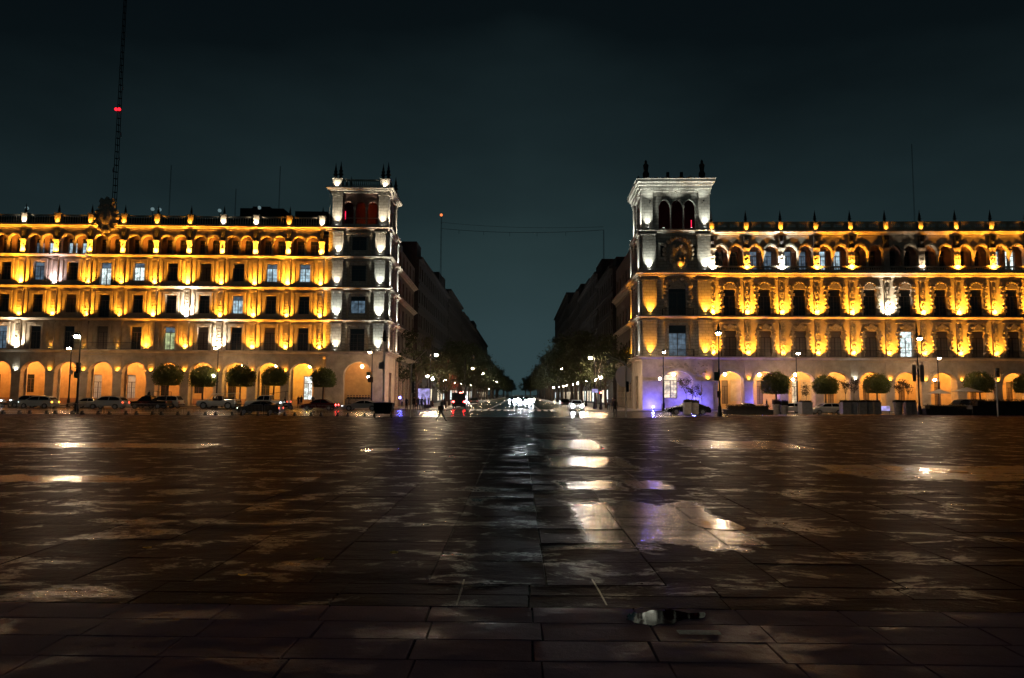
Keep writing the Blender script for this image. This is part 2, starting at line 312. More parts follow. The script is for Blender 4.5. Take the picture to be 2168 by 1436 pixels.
# ------------------------------------------------------------------ ground
XL, XR, YF = -19.3, 17.6, 100.0
setting('ground', MB().box(-1500, 1500, -60, 2500, -.6, -.112), 'bedding')
setting('cross_street', MB().quad((-160, 64, -.10), (160, 64, -.10), (160, 93, -.10), (-160, 93, -.10)), 'asphalt')
setting('avenue', MB().quad((-10.4, 93.0, -.10), (9.2, 93.0, -.10), (9.2, 1300, -.10), (-10.4, 1300, -.10)), 'asphalt')
def pave(name, poly):
    n = len(poly); mb = MB(); mb.add([(x, y, -.1) for x, y in poly]+[(x, y, 0) for x, y in poly], [tuple(range(n, 2*n))]+[(i, (i+1) % n, (i+1) % n+n, i+n) for i in range(n)])
    return setting(name, mb, 'pavement')
pl = pave('pavement', [(-140, 93.02), (-15, 93.02), (-11.6, 94.5), (-10.42, 97), (-10.42, 1300), (-30, 1300), (-30, 140), (-140, 140)])
pr = pave('pavement', [(9.22, 97), (10.4, 94.5), (13, 93.02), (140, 93.02), (140, 140), (30, 140), (30, 1300), (9.22, 1300)])
for o, path in ((pl, [(-140, 92.85), (-15, 92.85), (-11.5, 94.35), (-10.25, 97), (-10.25, 600)]), (pr, [(9.05, 600), (9.05, 97), (10.3, 94.35), (13, 92.85), (140, 92.85)])):
    part('kerb', MB().sweep(path, [(0, -.1), (0, .012), (-.16, .012), (-.16, -.1)]), 'kerb', o)
# crosswalk and lane paint
rm = MB()
for i in range(13):
    x = -6.7+i*.92; rm.quad((x, 93.4, -.096), (x+.46, 93.4, -.096), (x+.46, 99.5, -.096), (x, 99.5, -.096))
setting('crosswalk', rm, 'line_paint')
rm = MB(); rm.quad((-7.6, 101.2, -.096), (6.2, 101.2, -.096), (6.2, 101.7, -.096), (-7.6, 101.7, -.096))
for x in (-4.4, -.8, 2.9):
    for k in range(28): rm.quad((x-.07, 104+k*9, -.096), (x+.07, 104+k*9, -.096), (x+.07, 109+k*9, -.096), (x-.07, 109+k*9, -.096))
setting('lane_marking', rm, 'line_paint')

# plaza of rectangular stone slabs
plaza = bpy.data.objects.new('plaza', None); COL.objects.link(plaza); plaza['kind'] = 'structure'
setting('plaza_bed', MB().box(-150, 150, -30, 63.8, -.11, -.03), 'bedding').parent = plaza
bedr = part('paving_bed', MB().prism([(0, 0), (1, 0)], 0, 0) if False else MB().add([(11.2, 63.85, -.03), (150, 63.85, -.03), (150, 86, -.03), (48, 85.2, -.03), (14, 68, -.03), (11.2, 66, -.03), (11.2, 63.85, -.11), (150, 63.85, -.11), (150, 86, -.11), (48, 85.2, -.11), (14, 68, -.11), (11.2, 66, -.11)],
    [(0, 1, 2, 3, 4, 5)]+[(i, (i+1) % 6, (i+1) % 6+6, i+6) for i in range(6)]), 'bedding', plaza)
rs = random.Random(3)
def slab_verts(cx, cy, sx, sy, rg, amp):
    tx, ty, dz = rg.gauss(0, amp), rg.gauss(0, amp), rg.gauss(0, .0007)
    hx, hy = sx/2-rg.uniform(.002, .007), sy/2-rg.uniform(.002, .007); b = .006
    jx = [rg.uniform(-.006, .006) for _ in range(8)]
    low = [(-hx+jx[0], -hy+jx[1]), (hx+jx[2], -hy+jx[3]), (hx+jx[4], hy+jx[5]), (-hx+jx[6], hy+jx[7])]
    z = lambda x, y, d: d+dz+x*tx+y*ty
    v = [(cx+x, cy+y, -.05) for x, y in low]+[(cx+x, cy+y, z(x, y, -.012)) for x, y in low]+[(cx+x*(1-b/hx), cy+y*(1-b/hy), z(x, y, 0)) for x, y in low]
    f = [(8, 9, 10, 11)]+[(i+4, (i+1) % 4+4, (i+1) % 4+8, i+8) for i in range(4)]+[(i, (i+1) % 4, (i+1) % 4+4, i+4) for i in range(4)]
    return v, f
BW, BD, NW, ND = 1.32, 1.08, 1.0, .46
rows = []                                             # (y0, depth, width, x offset)
y = 2.0
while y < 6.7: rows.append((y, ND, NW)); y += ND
band0 = y; rows.append((y, .42, 2.0)); y += .42
rows.append((y, .40, 2.0)); y += .40
while y < 63.2: rows.append((y, BD, BW)); y += BD
yend = y
while y < 86: rows.append((y, BD, BW)); y += BD
far = MB(); nslab = 0
for ri, (y0, d, wd) in enumerate(rows):
    off = (.31 if wd == BW else .12)+rs.uniform(-.02, .02)+(.08*wd*(ri % 2) if wd == NW else 0)
    half = 76
    k0, k1 = int(-half/wd), int(half/wd)
    for k in range(k0, k1):
        cx, cy = (k+.5)*wd+off, y0+d/2
        if y0 >= yend-.01 and not (cx > 12.2 and cy < min(85.5, 67.3+(cx-14)*.47)): continue
        vis = abs(cx) < cy*.80+1.0 and cy > 4.6
        if cy < 19.5 and vis and nslab < 296:
            v, f = slab_verts(0, 0, wd, d, rs, .0035); mb = MB().add(v, f); o = inst('slab', mb.mesh('slab', 'fill_tint_paving' if wd == NW else 'wet_paving'), plaza, (cx, cy, 0)); nslab += 1
        else:
            v, f = slab_verts(cx, cy, wd, d, rs, .005 if cy < 40 else .0055); far.add(v, f)
fs_ = part('far_slabs', far, 'wet_paving', plaza); fs_['kind'] = 'stuff'
setting('plaza_kerb', MB().box(-150, 11.15, 63.82, 64.05, -.11, .008), 'kerb')
# puddles lying in the sunken slabs
def puddle(name, pts, z, label, m_='wet_film'):
    P = [ground(*p) for p in pts]; Q = [(p.x, p.y) for p in P]
    for it in range(2):                               # slightly rounded, uneven outline
        Q = [(Q[i][0]*(1-t)+Q[(i+1) % len(Q)][0]*t+rs.uniform(-.03, .03), Q[i][1]*(1-t)+Q[(i+1) % len(Q)][1]*t+rs.uniform(-.05, .05)) for i in range(len(Q)) for t in ((.12, .88) if it == 0 else (.25, .75))]
    m = len(Q); mb = MB().add([(x, y_, z) for x, y_ in Q]+[(x, y_, z-.02) for x, y_ in Q], [tuple(range(m))]+[(i, i+m, (i+1) % m+m, (i+1) % m) for i in range(m)])
    return tag(part(name, mb, m_), label, 'puddle', 'puddles on the plaza')
puddle('puddle', [(1455, 1106), (1480, 1097), (1540, 1100), (1585, 1122), (1530, 1124), (1480, 1116)], .006, 'small golden puddle at the right end of the broad wet patch')
puddle('puddle', [(1318, 1303), (1345, 1296), (1400, 1293), (1480, 1297), (1498, 1310), (1440, 1317), (1380, 1322), (1340, 1318)], .006, 'nearest puddle, dark water with the white tower mirrored in it', 'puddle_water')
puddle('puddle', [(1845, 985), (1990, 992), (2060, 1000), (1960, 1003), (1880, 996)], .006, 'curved shining puddle on the right half of the plaza')
puddle('puddle', [(770, 950), (850, 950), (830, 956), (760, 956)], .006, 'short shining puddle left of the avenue axis')

# ------------------------------------------------------------------ facade kit (outward is -y, x along the wall)
def wall_grid(mb, x0, x1, z0, z1, rects, y=0., rev=.32, mi=0):
    xs = sorted({x0, x1, *[r[0] for r in rects], *[r[1] for r in rects]}); zs = sorted({z0, z1, *[r[2] for r in rects], *[r[3] for r in rects]})
    for i in range(len(xs)-1):
        for j in range(len(zs)-1):
            cx, cz = (xs[i]+xs[i+1])/2, (zs[j]+zs[j+1])/2
            if any(r[0] < cx < r[1] and r[2] < cz < r[3] for r in rects): continue
            mb.quad((xs[i], y, zs[j]), (xs[i+1], y, zs[j]), (xs[i+1], y, zs[j+1]), (xs[i], y, zs[j+1]), mi)
    for a, b, c, d in rects:
        Y = y+rev
        mb.quad((a, y, c), (a, Y, c), (a, Y, d), (a, y, d), mi); mb.quad((b, Y, c), (b, y, c), (b, y, d), (b, Y, d), mi)
        mb.quad((a, y, d), (a, Y, d), (b, Y, d), (b, y, d), mi); mb.quad((a, Y, c), (a, y, c), (b, y, c), (b, Y, c), mi)
    return mb
def arch_pts(cx, w_, zs, rise, kind, n=12):
    P = []
    for i in range(n+1):
        t = i/n; a = math.pi*(1-t)
        if kind == 'ogee':                             # mixtilinear arch: lobed with a little point
            x = -w_/2+w_*t; q = 1-abs(2*t-1); zz = rise*(.72*math.sin(math.pi/2*min(1, q*1.5))+.28*q*q)
        else: x = w_/2*math.cos(a); zz = rise*math.sin(a)
        P.append((cx+x, zs+zz))
    return P
def arch_panel(mb, x0, x1, z0, z1, arches, y=0., rev=.5, mi=0, mould=.16, mmi=0):
    """wall x0..x1, z0..z1 pierced by arches (cx, w, spring, rise, kind); all openings start at z0"""
    edge = x0
    for cx, w_, zs, rise, kind in arches:
        P = arch_pts(cx, w_, zs, rise, kind); a, b = cx-w_/2, cx+w_/2
        mb.quad((edge, y, z0), (a, y, z0), (a, y, z1), (edge, y, z1), mi); edge = b
        for i in range(len(P)-1):
            p, q = P[i], P[i+1]
            mb.quad((p[0], y, p[1]), (q[0], y, q[1]), (q[0], y, z1), (p[0], y, z1), mi)
            mb.quad((q[0], y, q[1]), (p[0], y, p[1]), (p[0], y+rev, p[1]), (q[0], y+rev, q[1]), mi)
        mb.quad((a, y, z0), (a, y+rev, z0), (a, y+rev, zs), (a, y, zs), mi); mb.quad((b, y+rev, z0), (b, y, z0), (b, y, zs), (b, y+rev, zs), mi)
        if mould:                                      # archivolt standing proud
            O = [(cx+(p[0]-cx)*(1+2*mould/w_), zs+(p[1]-zs)*(1+mould/rise)) for p in P]
            for i in range(len(P)-1):
                a1, b1, c1, d1 = P[i], P[i+1], O[i+1], O[i]; Y = y-.13
                mb.quad((a1[0], Y, a1[1]), (b1[0], Y, b1[1]), (c1[0], Y, c1[1]), (d1[0], Y, d1[1]), mmi)
                mb.quad((a1[0], y, a1[1]), (b1[0], y, b1[1]), (b1[0], Y, b1[1]), (a1[0], Y, a1[1]), mmi); mb.quad((d1[0], Y, d1[1]), (c1[0], Y, c1[1]), (c1[0], y, c1[1]), (d1[0], y, d1[1]), mmi)
    mb.quad((edge, y, z0), (x1, y, z0), (x1, y, z1), (edge, y, z1), mi)
    return mb
def window(parent, cx, z0, w_, h, y=.3, pane='glass_dark', arched=False, frame='wood_dark', pale=False):
    def fr():
        b = MB(); e = .07; hw = w_/2; tz = h*.74
        b.box(-hw, -hw+e, -.04, .04, 0, h); b.box(hw-e, hw, -.04, .04, 0, h); b.box(-hw+e, hw-e, -.04, .04, 0, e); b.box(-hw+e, hw-e, -.04, .04, h-e, h)
        b.box(-.055, .055, -.038, .038, e, tz); b.box(-hw+e, hw-e, -.039, .039, tz, tz+.08)
        for k in (1, 2, 3): z = e+(tz-e)*k/4; b.box(-hw+e, -.055, -.015, .015, z-.015, z+.015); b.box(.055, hw-e, -.015, .015, z-.015, z+.015)
        for s_ in (-1, 1): b.box(s_*hw/2-.014, s_*hw/2+.014, -.014, .014, e, tz)
        return b.mesh('window', frame)
    def leaf(): return MB().box(0, w_/2-.12, -.006, .006, .07, h*.74).mesh('pane', pane)
    def top(): return MB().box(-w_/2+.07, w_/2-.07, -.006, .006, h*.74+.08, h-.07).mesh('pane', pane)
    k = (round(w_, 2), round(h, 2))
    o = inst('window', cached(('wf', k, frame), fr), parent, (cx, y, z0))
    lp = pane if isinstance(pane, str) else pane[0]; tp = pane if isinstance(pane, str) else pane[1]
    pane = lp; m1 = cached(('wl', k, lp), leaf); pane = tp; m2 = cached(('wt', k, tp), top)
    for x in (-w_/2+.065, .055):
        c = bpy.data.objects.new('pane', m1); COL.objects.link(c); c.parent = o; c.location = (x, 0, 0)
    c = bpy.data.objects.new('pane', m2); COL.objects.link(c); c.parent = o
    return o
def pilaster(parent, cx, z0, z1, w_=.62, proj=.2, style='plain', mat_='stone_warm', y=0.):
    def f():
        b = MB(); H = z1-z0; hw = w_/2
        b.box(-hw-.08, hw+.08, -proj-.08, .02, 0, .35); b.box(-hw, hw, -proj, .02, .35, H-.34)
        b.box(-hw-.06, hw+.06, -proj-.06, .02, H-.34, H-.2); b.box(-hw-.13, hw+.13, -proj-.14, .02, H-.2, H)
        if style == 'banded':
            k = .7
            while k < H-.8: b.box(-hw*.72, hw*.72, -proj-.06, -proj+.01, k, k+.24); k += .42
        if style == 'carved':
            k = .8; i = 0
            while k < H-.8:
                s_ = .55 if i % 2 else .8; b.box(-hw*s_, hw*s_, -proj-.1, -proj+.01, k, k+.16); b.ball(0, -proj-.03, k+.36, .12, .1, .14, 6, 4); k += .62; i += 1
        if style == 'tall': b.box(-hw*.75, hw*.75, -proj-.035, -proj+.01, .6, H-.6)
        return b.mesh('pilaster', mat_)
    return inst('pilaster', cached(('pil', round(z1-z0, 2), w_, proj, style, mat_), f), parent, (cx, y, z0))
LIGHTD = {}
def lamp_data(kind, col, power, size=.05, angle=80, blend=1):
    k = (kind, col, power, size, angle, blend)
    if k not in LIGHTD:
        d = bpy.data.lights.new(kind.lower()+'_light', kind); d.color = col; d.energy = power; d.shadow_soft_size = size
        if kind == 'SPOT': d.spot_size = R(angle); d.spot_blend = blend
        LIGHTD[k] = d
    return LIGHTD[k]
GOLD, WHITE, COOL, LILAC, DIMG = (1, .385, .028), (1, .88, .66), (.92, 1, .90), (1, .78, .86), (1, .5, .1)
def flood_mesh(lens):
    b = MB(); b.box(-.16, .16, -.1, .1, 0, .09); b.box(-.14, .14, -.09, .09, .09, .15); b.box(-.12, .12, -.07, .07, .15, .16, 1); return b.mesh('floodlight', ['iron', lens])
PF = 5.3; FRG = random.Random(21)
def flood(parent, cx, z, col=GOLD, power=300, y=-.52, angle=95, tilt=14, size=.06, side=0):
    lens = 'lens_gold' if col in (GOLD, DIMG) else 'lens_white'
    inst('floodlight', cached(('fl', lens), lambda: flood_mesh(lens)), parent, (cx, y, z+.002))
    narrow = angle > 90 and power > 120
    side += FRG.uniform(-5, 5); power *= FRG.uniform(.78, 1.2)
    for an, tl, pw in (((min(145, angle+38), tilt+4, 1.35), (46, 5, 1.35)) if narrow else ((angle, tilt, 1),)):
        l = bpy.data.objects.new('floodlight_beam', lamp_data('SPOT', col, round(power*PF*pw), size, an)); COL.objects.link(l); l.parent = parent
        l.matrix_local = FR[0] @ Matrix.Translation((cx, y, z+.24)) @ Matrix.Rotation(R(180-tl), 4, 'X') @ Matrix.Rotation(R(side), 4, 'Y')
def cornice_prof(z0, h, p, inner=-.05):                # stepped classical profile
    return [(inner, z0), (.12, z0), (.12, z0+h*.28), (p*.55, z0+h*.45), (p*.6, z0+h*.6), (p, z0+h*.72), (p, z0+h), (inner, z0+h)]
def balcony(parent, cx, z, w_, proj=.75, h=1.0, y=0.):
    def f():
        b = MB(); b.box(-w_/2, w_/2, -proj, 0, -.16, 0, 1)
        b.box(-w_/2, w_/2, -proj+.02, -proj+.06, h-.05, h); b.box(-w_/2, w_/2, -proj+.02, -proj+.05, .08, .11)
        n = int(w_/.16)
        for i in range(n+1): x = -w_/2+.02+i*(w_-.04)/n; b.box(x-.012, x+.012, -proj+.03, -proj+.05, .0, h)
        for s_ in (-1, 1):
            b.box(s_*(w_/2)-.02, s_*(w_/2)+.02, -proj+.02, 0, h-.05, h)
            for i in range(5): b.box(s_*(w_/2)-.012, s_*(w_/2)+.012, -proj+.1+i*.14, -proj+.12+i*.14, 0, h)
        return b.mesh('balcony', ['iron', 'stone_warm'])
    return inst('balcony', cached(('bal', w_, proj, h), f), parent, (cx, y, z))
def balustrade(parent, x0, x1, z, h=1.35, y=-.1, step=.34, mat_='stone_warm'):
    b = MB(); b.box(x0, x1, y-.14, y+.14, z, z+.2); b.box(x0, x1, y-.16, y+.16, z+h-.2, z+h)
    n = max(1, int((x1-x0)/step))
    for i in range(n):
        x = x0+(i+.5)*(x1-x0)/n; b.lathe(x, y, [(.06, z+.2), (.11, z+.2+(h-.4)*.3), (.05, z+.2+(h-.4)*.65), (.08, z+h-.2)], 6)
    o = part('balustrade', b, mat_, parent); return o
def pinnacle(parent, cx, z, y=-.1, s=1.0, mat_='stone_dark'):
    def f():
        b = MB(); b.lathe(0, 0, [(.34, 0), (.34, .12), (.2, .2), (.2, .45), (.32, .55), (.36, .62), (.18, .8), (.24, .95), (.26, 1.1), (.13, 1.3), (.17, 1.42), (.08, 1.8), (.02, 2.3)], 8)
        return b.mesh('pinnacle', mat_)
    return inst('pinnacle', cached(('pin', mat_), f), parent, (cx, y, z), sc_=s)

def building(name, label, X, rot):
    o = thing(name, label, 'building', (X, YF, 0), rot); o['framed'] = 1; return o
# ------------------------------------------------------------------ left building
LB = building('arcaded_building', 'long gold lit government building with corner tower, left of the avenue', XL, R(1.5))
FRONT = Matrix.Identity(4)
def frame(x, y, rz): FR[0] = Matrix.Translation((x, y, 0)) @ Matrix.Rotation(rz, 4, 'Z')
frame(0, 0, 0)
BX = [-9.6-4.78*k for k in range(12)]                  # pilaster axes
LEND = BX[-1]-.5
TWF, TD = -.25, 9.0                                    # tower face and depth
Z1, Z2, Z3, Z4, Z5 = (7.5, 8.1), (12.15, 12.7), (16.85, 17.4), (21.4, 21.95), (25.6, 26.3)
# fabric: floors 1..3 wall
litL = {(3, 1): ('lit_dim', 'glass_dark'), (3, 0): 'glass_curtain', (2, 0): ('lit_dim', 'glass_dark'), (2, 2): ('lit_blue', 'lit_dim')}
lit3 = {0: ('lit_blue', 'lit_dim'), 1: ('lit_blue', 'lit_dim'), 5: ('lit_white', 'lit_dim'), 6: ('lit_white', 'lit_dim'), 8: ('lit_dim', 'lit_dim')}
lit2 = {0: 'glass_dark', 2: ('lit_blue', 'lit_dim')}
lit1 = {4: ('lit_green', 'lit_dim'), 3: 'glass_curtain', 9: ('lit_dim', 'lit_dim')}
OFF1 = {6, 7, 8, 5}                                    # floor 1 lights that are out
for fl, (a, b) in enumerate((( Z1[1], Z2[0]), (Z2[1], Z3[0]), (Z3[1], Z4[0])), 1):
    rects = []; hgt = b-a
    wz0, wz1 = (a+.05, a+3.35) if fl == 1 else (a+.75, a+3.35)
    for k in range(11):
        c = (BX[k]+BX[k+1])/2
        door = fl > 1 and k == 6
        rects.append((c-.78, c+.78, a+.05 if door else wz0, wz1))
    part('wall', wall_grid(MB(), LEND, -8.6, a-.4, b+.3, rects), 'stone_warm', LB)
    for k, r in enumerate(rects):
        lit = {1: lit1, 2: lit2, 3: lit3}[fl].get(k, 'glass_curtain' if (k*7+fl*3) % 5 == 0 else 'glass_dark')
        window(LB, (r[0]+r[1])/2, r[2], r[1]-r[0], r[3]-r[2], pane=lit)
        def surr():
            H = r[3]-r[2]; q = MB(); q.box(-1.12, -.79, -.1, .01, -.1, H+.1); q.box(.79, 1.12, -.1, .01, -.1, H+.1); q.box(-1.12, 1.12, -.13, .01, H+.101, H+.4); q.box(-1.2, 1.2, -.2, .01, H+.401, H+.5)
            q.box(-.2, .2, -.22, .0, H+.12, H+.38)
            if fl > 1: q.box(-1.2, 1.2, -.16, .01, -.3, -.101)
            return q.mesh('window_surround', 'stone_warm')
        inst('window_surround', cached(('ws', fl > 1, round(r[3]-r[2], 2)), surr), LB, ((r[0]+r[1])/2, 0, r[2]))
    for k in range(12): pilaster(LB, BX[k], a-.02, b+.02, .62, .2, 'banded' if fl < 3 else 'tall')
    # faint vertical panels between pilaster and window
    q = MB()
    for k in range(11):
        c = (BX[k]+BX[k+1])/2
        for s_ in (-1, 1): q.box(c+s_*1.56-.17, c+s_*1.56+.17, -.07, .01, a+.3, b-.35)
    part('wall_panel', q, 'stone_warm', LB)['kind'] = 'stuff'
    for k in range(11):
        col, pw = GOLD, 420
        if fl == 3 and k == 8: col, pw = LILAC, 380
        if fl == 2 and k == 4: col, pw = WHITE, 700
        if fl == 1 and k in (3, 9): col, pw = WHITE, 480
        if fl == 1 and k in OFF1:
            if k == 5: pass
            else: flood(LB, BX[k], a, GOLD, 25); continue
        if fl == 1 and k == 5: flood(LB, BX[k]-.9, a, GOLD, 260); continue
        pw *= (1+.3*math.sin(k*2.3+fl*1.7))
        flood(LB, BX[k], a, col, round(pw))
    if fl > 1: balcony(LB, (BX[6]+BX[7])/2, a, 4.9, .8)
    elif fl == 1:
        for k in (0, 1, 2, 3): balcony(LB, (BX[k]+BX[k+1])/2, a+.02, 2.4, .6)
        balcony(LB, (BX[6]+BX[7])/2, a+.02, 9.4, .7)
# attic loggia
a, b = Z4[1], Z5[0]
for k in range(11):
    x0, x1 = BX[k+1], BX[k]; q = MB()
    arch_panel(q, x0, x1, a, b, [(x0+1.42, 1.85, a+1.9, .93, 'round'), (x1-1.42, 1.85, a+1.9, .93, 'round')], 0, .45, mould=.2)
    part('loggia_arcade', q, 'stone_warm', LB)
    inst('colonette', cached('colo', lambda: MB().lathe(0, 0, [(.17, 0), (.17, .12), (.11, .2), (.1, 1.6), (.18, 1.8), (.2, 1.9)], 8).mesh('colonette', 'stone_warm', True)), LB, ((x0+x1)/2, -.12, a))
    for c in (x0+1.42, x1-1.42):
        lt = {(7, 0): 'lit_blue', (8, 0): 'lit_dim', (7, 1): 'lit_blue', (8, 1): 'lit_blue'}.get((k, int(c > (x0+x1)/2)), 'glass_dark')
        window(LB, c, a+.1, 1.3, 2.4, y=1.55, pane=lt if k not in (7, 8) else (lt, 'glass_dark'))
    pilaster(LB, BX[k], a-.02, a+2.1, .7, .28, 'carved', 'stone_warm')
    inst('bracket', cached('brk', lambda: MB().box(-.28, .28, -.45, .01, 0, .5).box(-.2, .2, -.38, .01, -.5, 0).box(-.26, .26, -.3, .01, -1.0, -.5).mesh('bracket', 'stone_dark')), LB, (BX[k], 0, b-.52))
    flood(LB, BX[k], a, GOLD, 380, y=-.66, angle=110, tilt=10)
part('loggia_wall', wall_grid(MB(), LEND, -8.6, a-.3, b, [(c-.65, c+.65, a+.1, a+2.5) for k in range(11) for c in (BX[k+1]+1.42, BX[k]-1.42)], 1.3, .25), 'stone_red', LB)
part('loggia_ceiling', MB().box(LEND, -8.6, .46, 1.3, b-.45, b-.3).box(LEND, -8.6, .0, 1.3, a-.45, a-.02), 'stone_warm', LB)
path = [(LEND, 0), (-8.6, 0), (-8.6, TWF), (0, TWF), (0, TD), (0, 31)]
for (z0, z1), p in ((Z1, .75), (Z2, .7), (Z3, .7), (Z4, .78), (Z5, .62)):
    pp = path if z0 < 25 else path[:5]
    part('cornice', MB().sweep(pp, cornice_prof(z0, z1-z0, p)), 'stone_warm', LB)
z = Z5[1]
for k in range(12):
    inst('pedestal', cached('ped', lambda: MB().box(-.42, .42, -.3, .3, 0, 1.45).box(-.5, .5, -.38, .38, 1.45, 1.6).mesh('pedestal', 'stone_warm')), LB, (BX[k], -.05, z))
    if k < 11: balustrade(LB, BX[k+1]+.42, BX[k]-.42, z, 1.4, -.05)
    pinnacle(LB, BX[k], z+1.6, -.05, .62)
    flood(LB, BX[k], z, WHITE if k in (0, 2, 3, 9) else GOLD, 100 if k in (0, 2, 3, 9) else 60, y=-.5, angle=120, tilt=25)
part('roof', MB().box(LEND, -8.6, 2.2, 14, 25.9, 26.25).box(LEND, -8.5, 3.6, 13.5, 26.25, 28.3), 'roof_dark', LB)
part('roof_house', MB().box(-24.0, -17.3, 6, 11, 28.3, 30.6).box(-22.2, -19.5, 6.3, 10.5, 30.6, 30.95).box(-15.5, -10.5, 6, 11, 28.3, 30.2), 'roof_dark', LB)
# arcade at street level: piers and round arches
a = 0
for k in range(11):
    x0, x1 = BX[k+1], BX[k]; c = (x0+x1)/2; q = MB()
    arch_panel(q, x0, x1, 0, Z1[0]+.1, [(c, 3.5, 4.75, 1.62, 'round')], 0, .9, mould=.26)
    q.box(x0+.64, x0+.9, .9, 1.0, 0, 7)
    part('arcade_arch', q, 'stone_warm', LB)
def pier():
    b = MB(); b.box(-.72, .72, -.16, .02, 0, .9); b.box(-.62, .62, -.1, .02, .9, 4.6); b.box(-.8, .8, -.28, .02, 4.6, 4.85); b.box(-.55, .55, -.08, .02, 4.85, 7.3); return b.mesh('pier', 'stone_warm')
for k in range(12):
    inst('pier', cached('pier', pier), LB, (BX[k], 0, 0))
    if k < 11: flood(LB, BX[k], 4.87, COOL if k == 9 else GOLD, 26, y=-.2, angle=140, tilt=25, size=.1)
    q = MB(); q.box(BX[k]-.6, BX[k]+.6, 1.0, 1.6, 0, 7); part('inner_pier', q, 'stone_warm', LB)
doors = []
for k in range(11):
    c = (BX[k]+BX[k+1])/2; 
    if k == 7: continue
    o_ = -.45 if k < 1 else -5*(19.3-c)/100-.25; doors.append((c-.65+o_, c+.65+o_, 1.9 if k in (8, 9, 10, 3) else .3, 4.6))
part('arcade_back_wall', wall_grid(MB(), LEND, -8.2, 0, 7.3, doors, 5.0, .3), 'stucco_ochre', LB)
for k, r in enumerate(doors):
    window(LB, (r[0]+r[1])/2, r[2], r[1]-r[0], r[3]-r[2], y=5.25, pane={0: 'lit_white', 6: 'lit_pale', 5: 'lit_pale', 2: 'glass_dark'}.get(k, 'glass_dark'))
q = MB(); q.box(LEND, -8.2, 4.88, 4.99, .0, 1.1); part('dado', q, 'stone_red', LB)
part('arcade_ceiling', MB().box(LEND, 0, .0, 5.3, 7.3, 7.45), 'stucco_ochre', LB)
part('arcade_floor', MB().box(LEND, -.02, -.6, 5.3, .004, .15), 'pavement', LB)
def hanging(parent, cx, z, y, col, on=True, mat_='globe_gold'):
    def f(): return MB().lathe(0, 0, [(.03, .22), (.03, .95)], 6, 1).ball(0, 0, 0, .24, n=10, m=8).mesh('lantern', [mat_, 'iron'], True)
    inst('lantern', cached(('lan', mat_), f), parent, (cx, y, z))
def ceiling_light(parent, cx, y, z, col, power):
    inst('ceiling_lamp', cached('ceil', lambda: MB().lathe(0, 0, [(.2, 0), (.24, .08)], 10, 1).lathe(0, 0, [(.16, -.02), (.18, 0)], 10, 0).mesh('ceiling_lamp', ['lens_gold', 'iron'])), parent, (cx, y, z-.1))
    l = bpy.data.objects.new('ceiling_glow', lamp_data('POINT', col, power, .15)); COL.objects.link(l); l.parent = parent; l.matrix_local = FR[0] @ Matrix.Translation((cx, y, z-.4))
AMB = (1, .42, .10)
for k in range(11):
    c = (BX[k]+BX[k+1])/2; ceiling_light(LB, c, 3.0, 7.28, (1, .50, .07) if k in (0, 1, 2) else AMB, 1100 if k < 3 else 850)
for px in (518, 588, 658):
    p = at(px, 776, YF+.6); hanging(LB, (p.x-XL), p.z, .5, AMB)
# corner tower, left building
A0, A1, B0, B1, TC = -7.95, -6.4, -1.8, -.3, -4.15
lev = [(Z1[1], Z2[0]), (Z2[1], Z3[0]), (Z3[1], Z4[0]), (Z4[1], Z5[0])]
def tower_side(parent, x0, x1, pil, wc, y, levels, door_lv=(0,), colr=COOL, lit=None, ww=2.1, powers=None, style='banded', smat='stone_tower'):
    for li, (a, b) in enumerate(levels):
        r = (wc-ww/2, wc+ww/2, a+(.05 if li in door_lv else .9), b-.75)
        part('tower_wall', wall_grid(MB(), x0, x1, a-.45, b+.3, [r], y, .35), smat, parent)
        window(parent, wc, r[2], ww, r[3]-r[2], y=y+.32, pane=(lit or {}).get(li, 'glass_dark'))
        for i, (p0, p1) in enumerate(pil):
            pilaster(parent, (p0+p1)/2, a-.01, b+.01, round(p1-p0, 2), .28, 'plain', smat, y)
            c_, p_ = (powers or {}).get((li, i), (colr, 420)); p_ = round(p_*(.62 if c_ != GOLD else 1.7))
            if p_: flood(parent, (p0+p1)/2, a, c_, p_, y=y-.62, angle=75, tilt=9, size=.08)
        for s_ in (-1, 1): pilaster(parent, wc+s_*(ww/2+.42), a+.0, b-.3, .34, .12, style, 'stone_carved', y)
        inst('lintel', cached(('lin', ww), lambda: MB().box(-ww/2-.7, ww/2+.7, -.3, .01, 0, .22).box(-ww/2-.4, -ww/2-.1, -.24, .01, -.28, 0).box(ww/2+.1, ww/2+.4, -.24, .01, -.28, 0).box(-.2, .2, -.22, .01, -.26, 0).mesh('lintel', 'stone_carved')), parent, (wc, y, b-.42))
    return
PWL = {(0, 0): (WHITE, 420), (0, 1): (COOL, 420), (1, 0): (COOL, 620), (1, 1): (COOL, 620), (2, 0): (WHITE, 420), (2, 1): (COOL, 480), (3, 0): (WHITE, 420), (3, 1): (WHITE, 480)}
tower_side(LB, -8.6, 0, [(A0, A1), (B0, B1)], TC, TWF, lev, lit={1: ('lit_dim', 'glass_dark')}, powers=PWL)
part('tower_return', MB().quad((-8.6, TWF, 0), (-8.6, TWF, 31.4), (-8.6, 0, 31.4), (-8.6, 0, 0)), 'stone_tower', LB)
q = MB(); arch_panel(q, -8.6, 0, 0, Z1[0]+.1, [(-3.9, 4.1, 4.6, 2.0, 'round')], TWF, .9, mould=.3)
q.box(-8.5, -7.4, TWF-.12, TWF+.01, 0, 7.4); q.box(-1.3, -.2, TWF-.12, TWF+.01, 0, 7.4); q.box(-8.55, -7.3, TWF-.22, TWF+.01, 0, 1.1); q.box(-1.35, -.15, TWF-.22, TWF+.01, 0, 1.1)
part('tower_arch', q, 'stone_warm', LB)
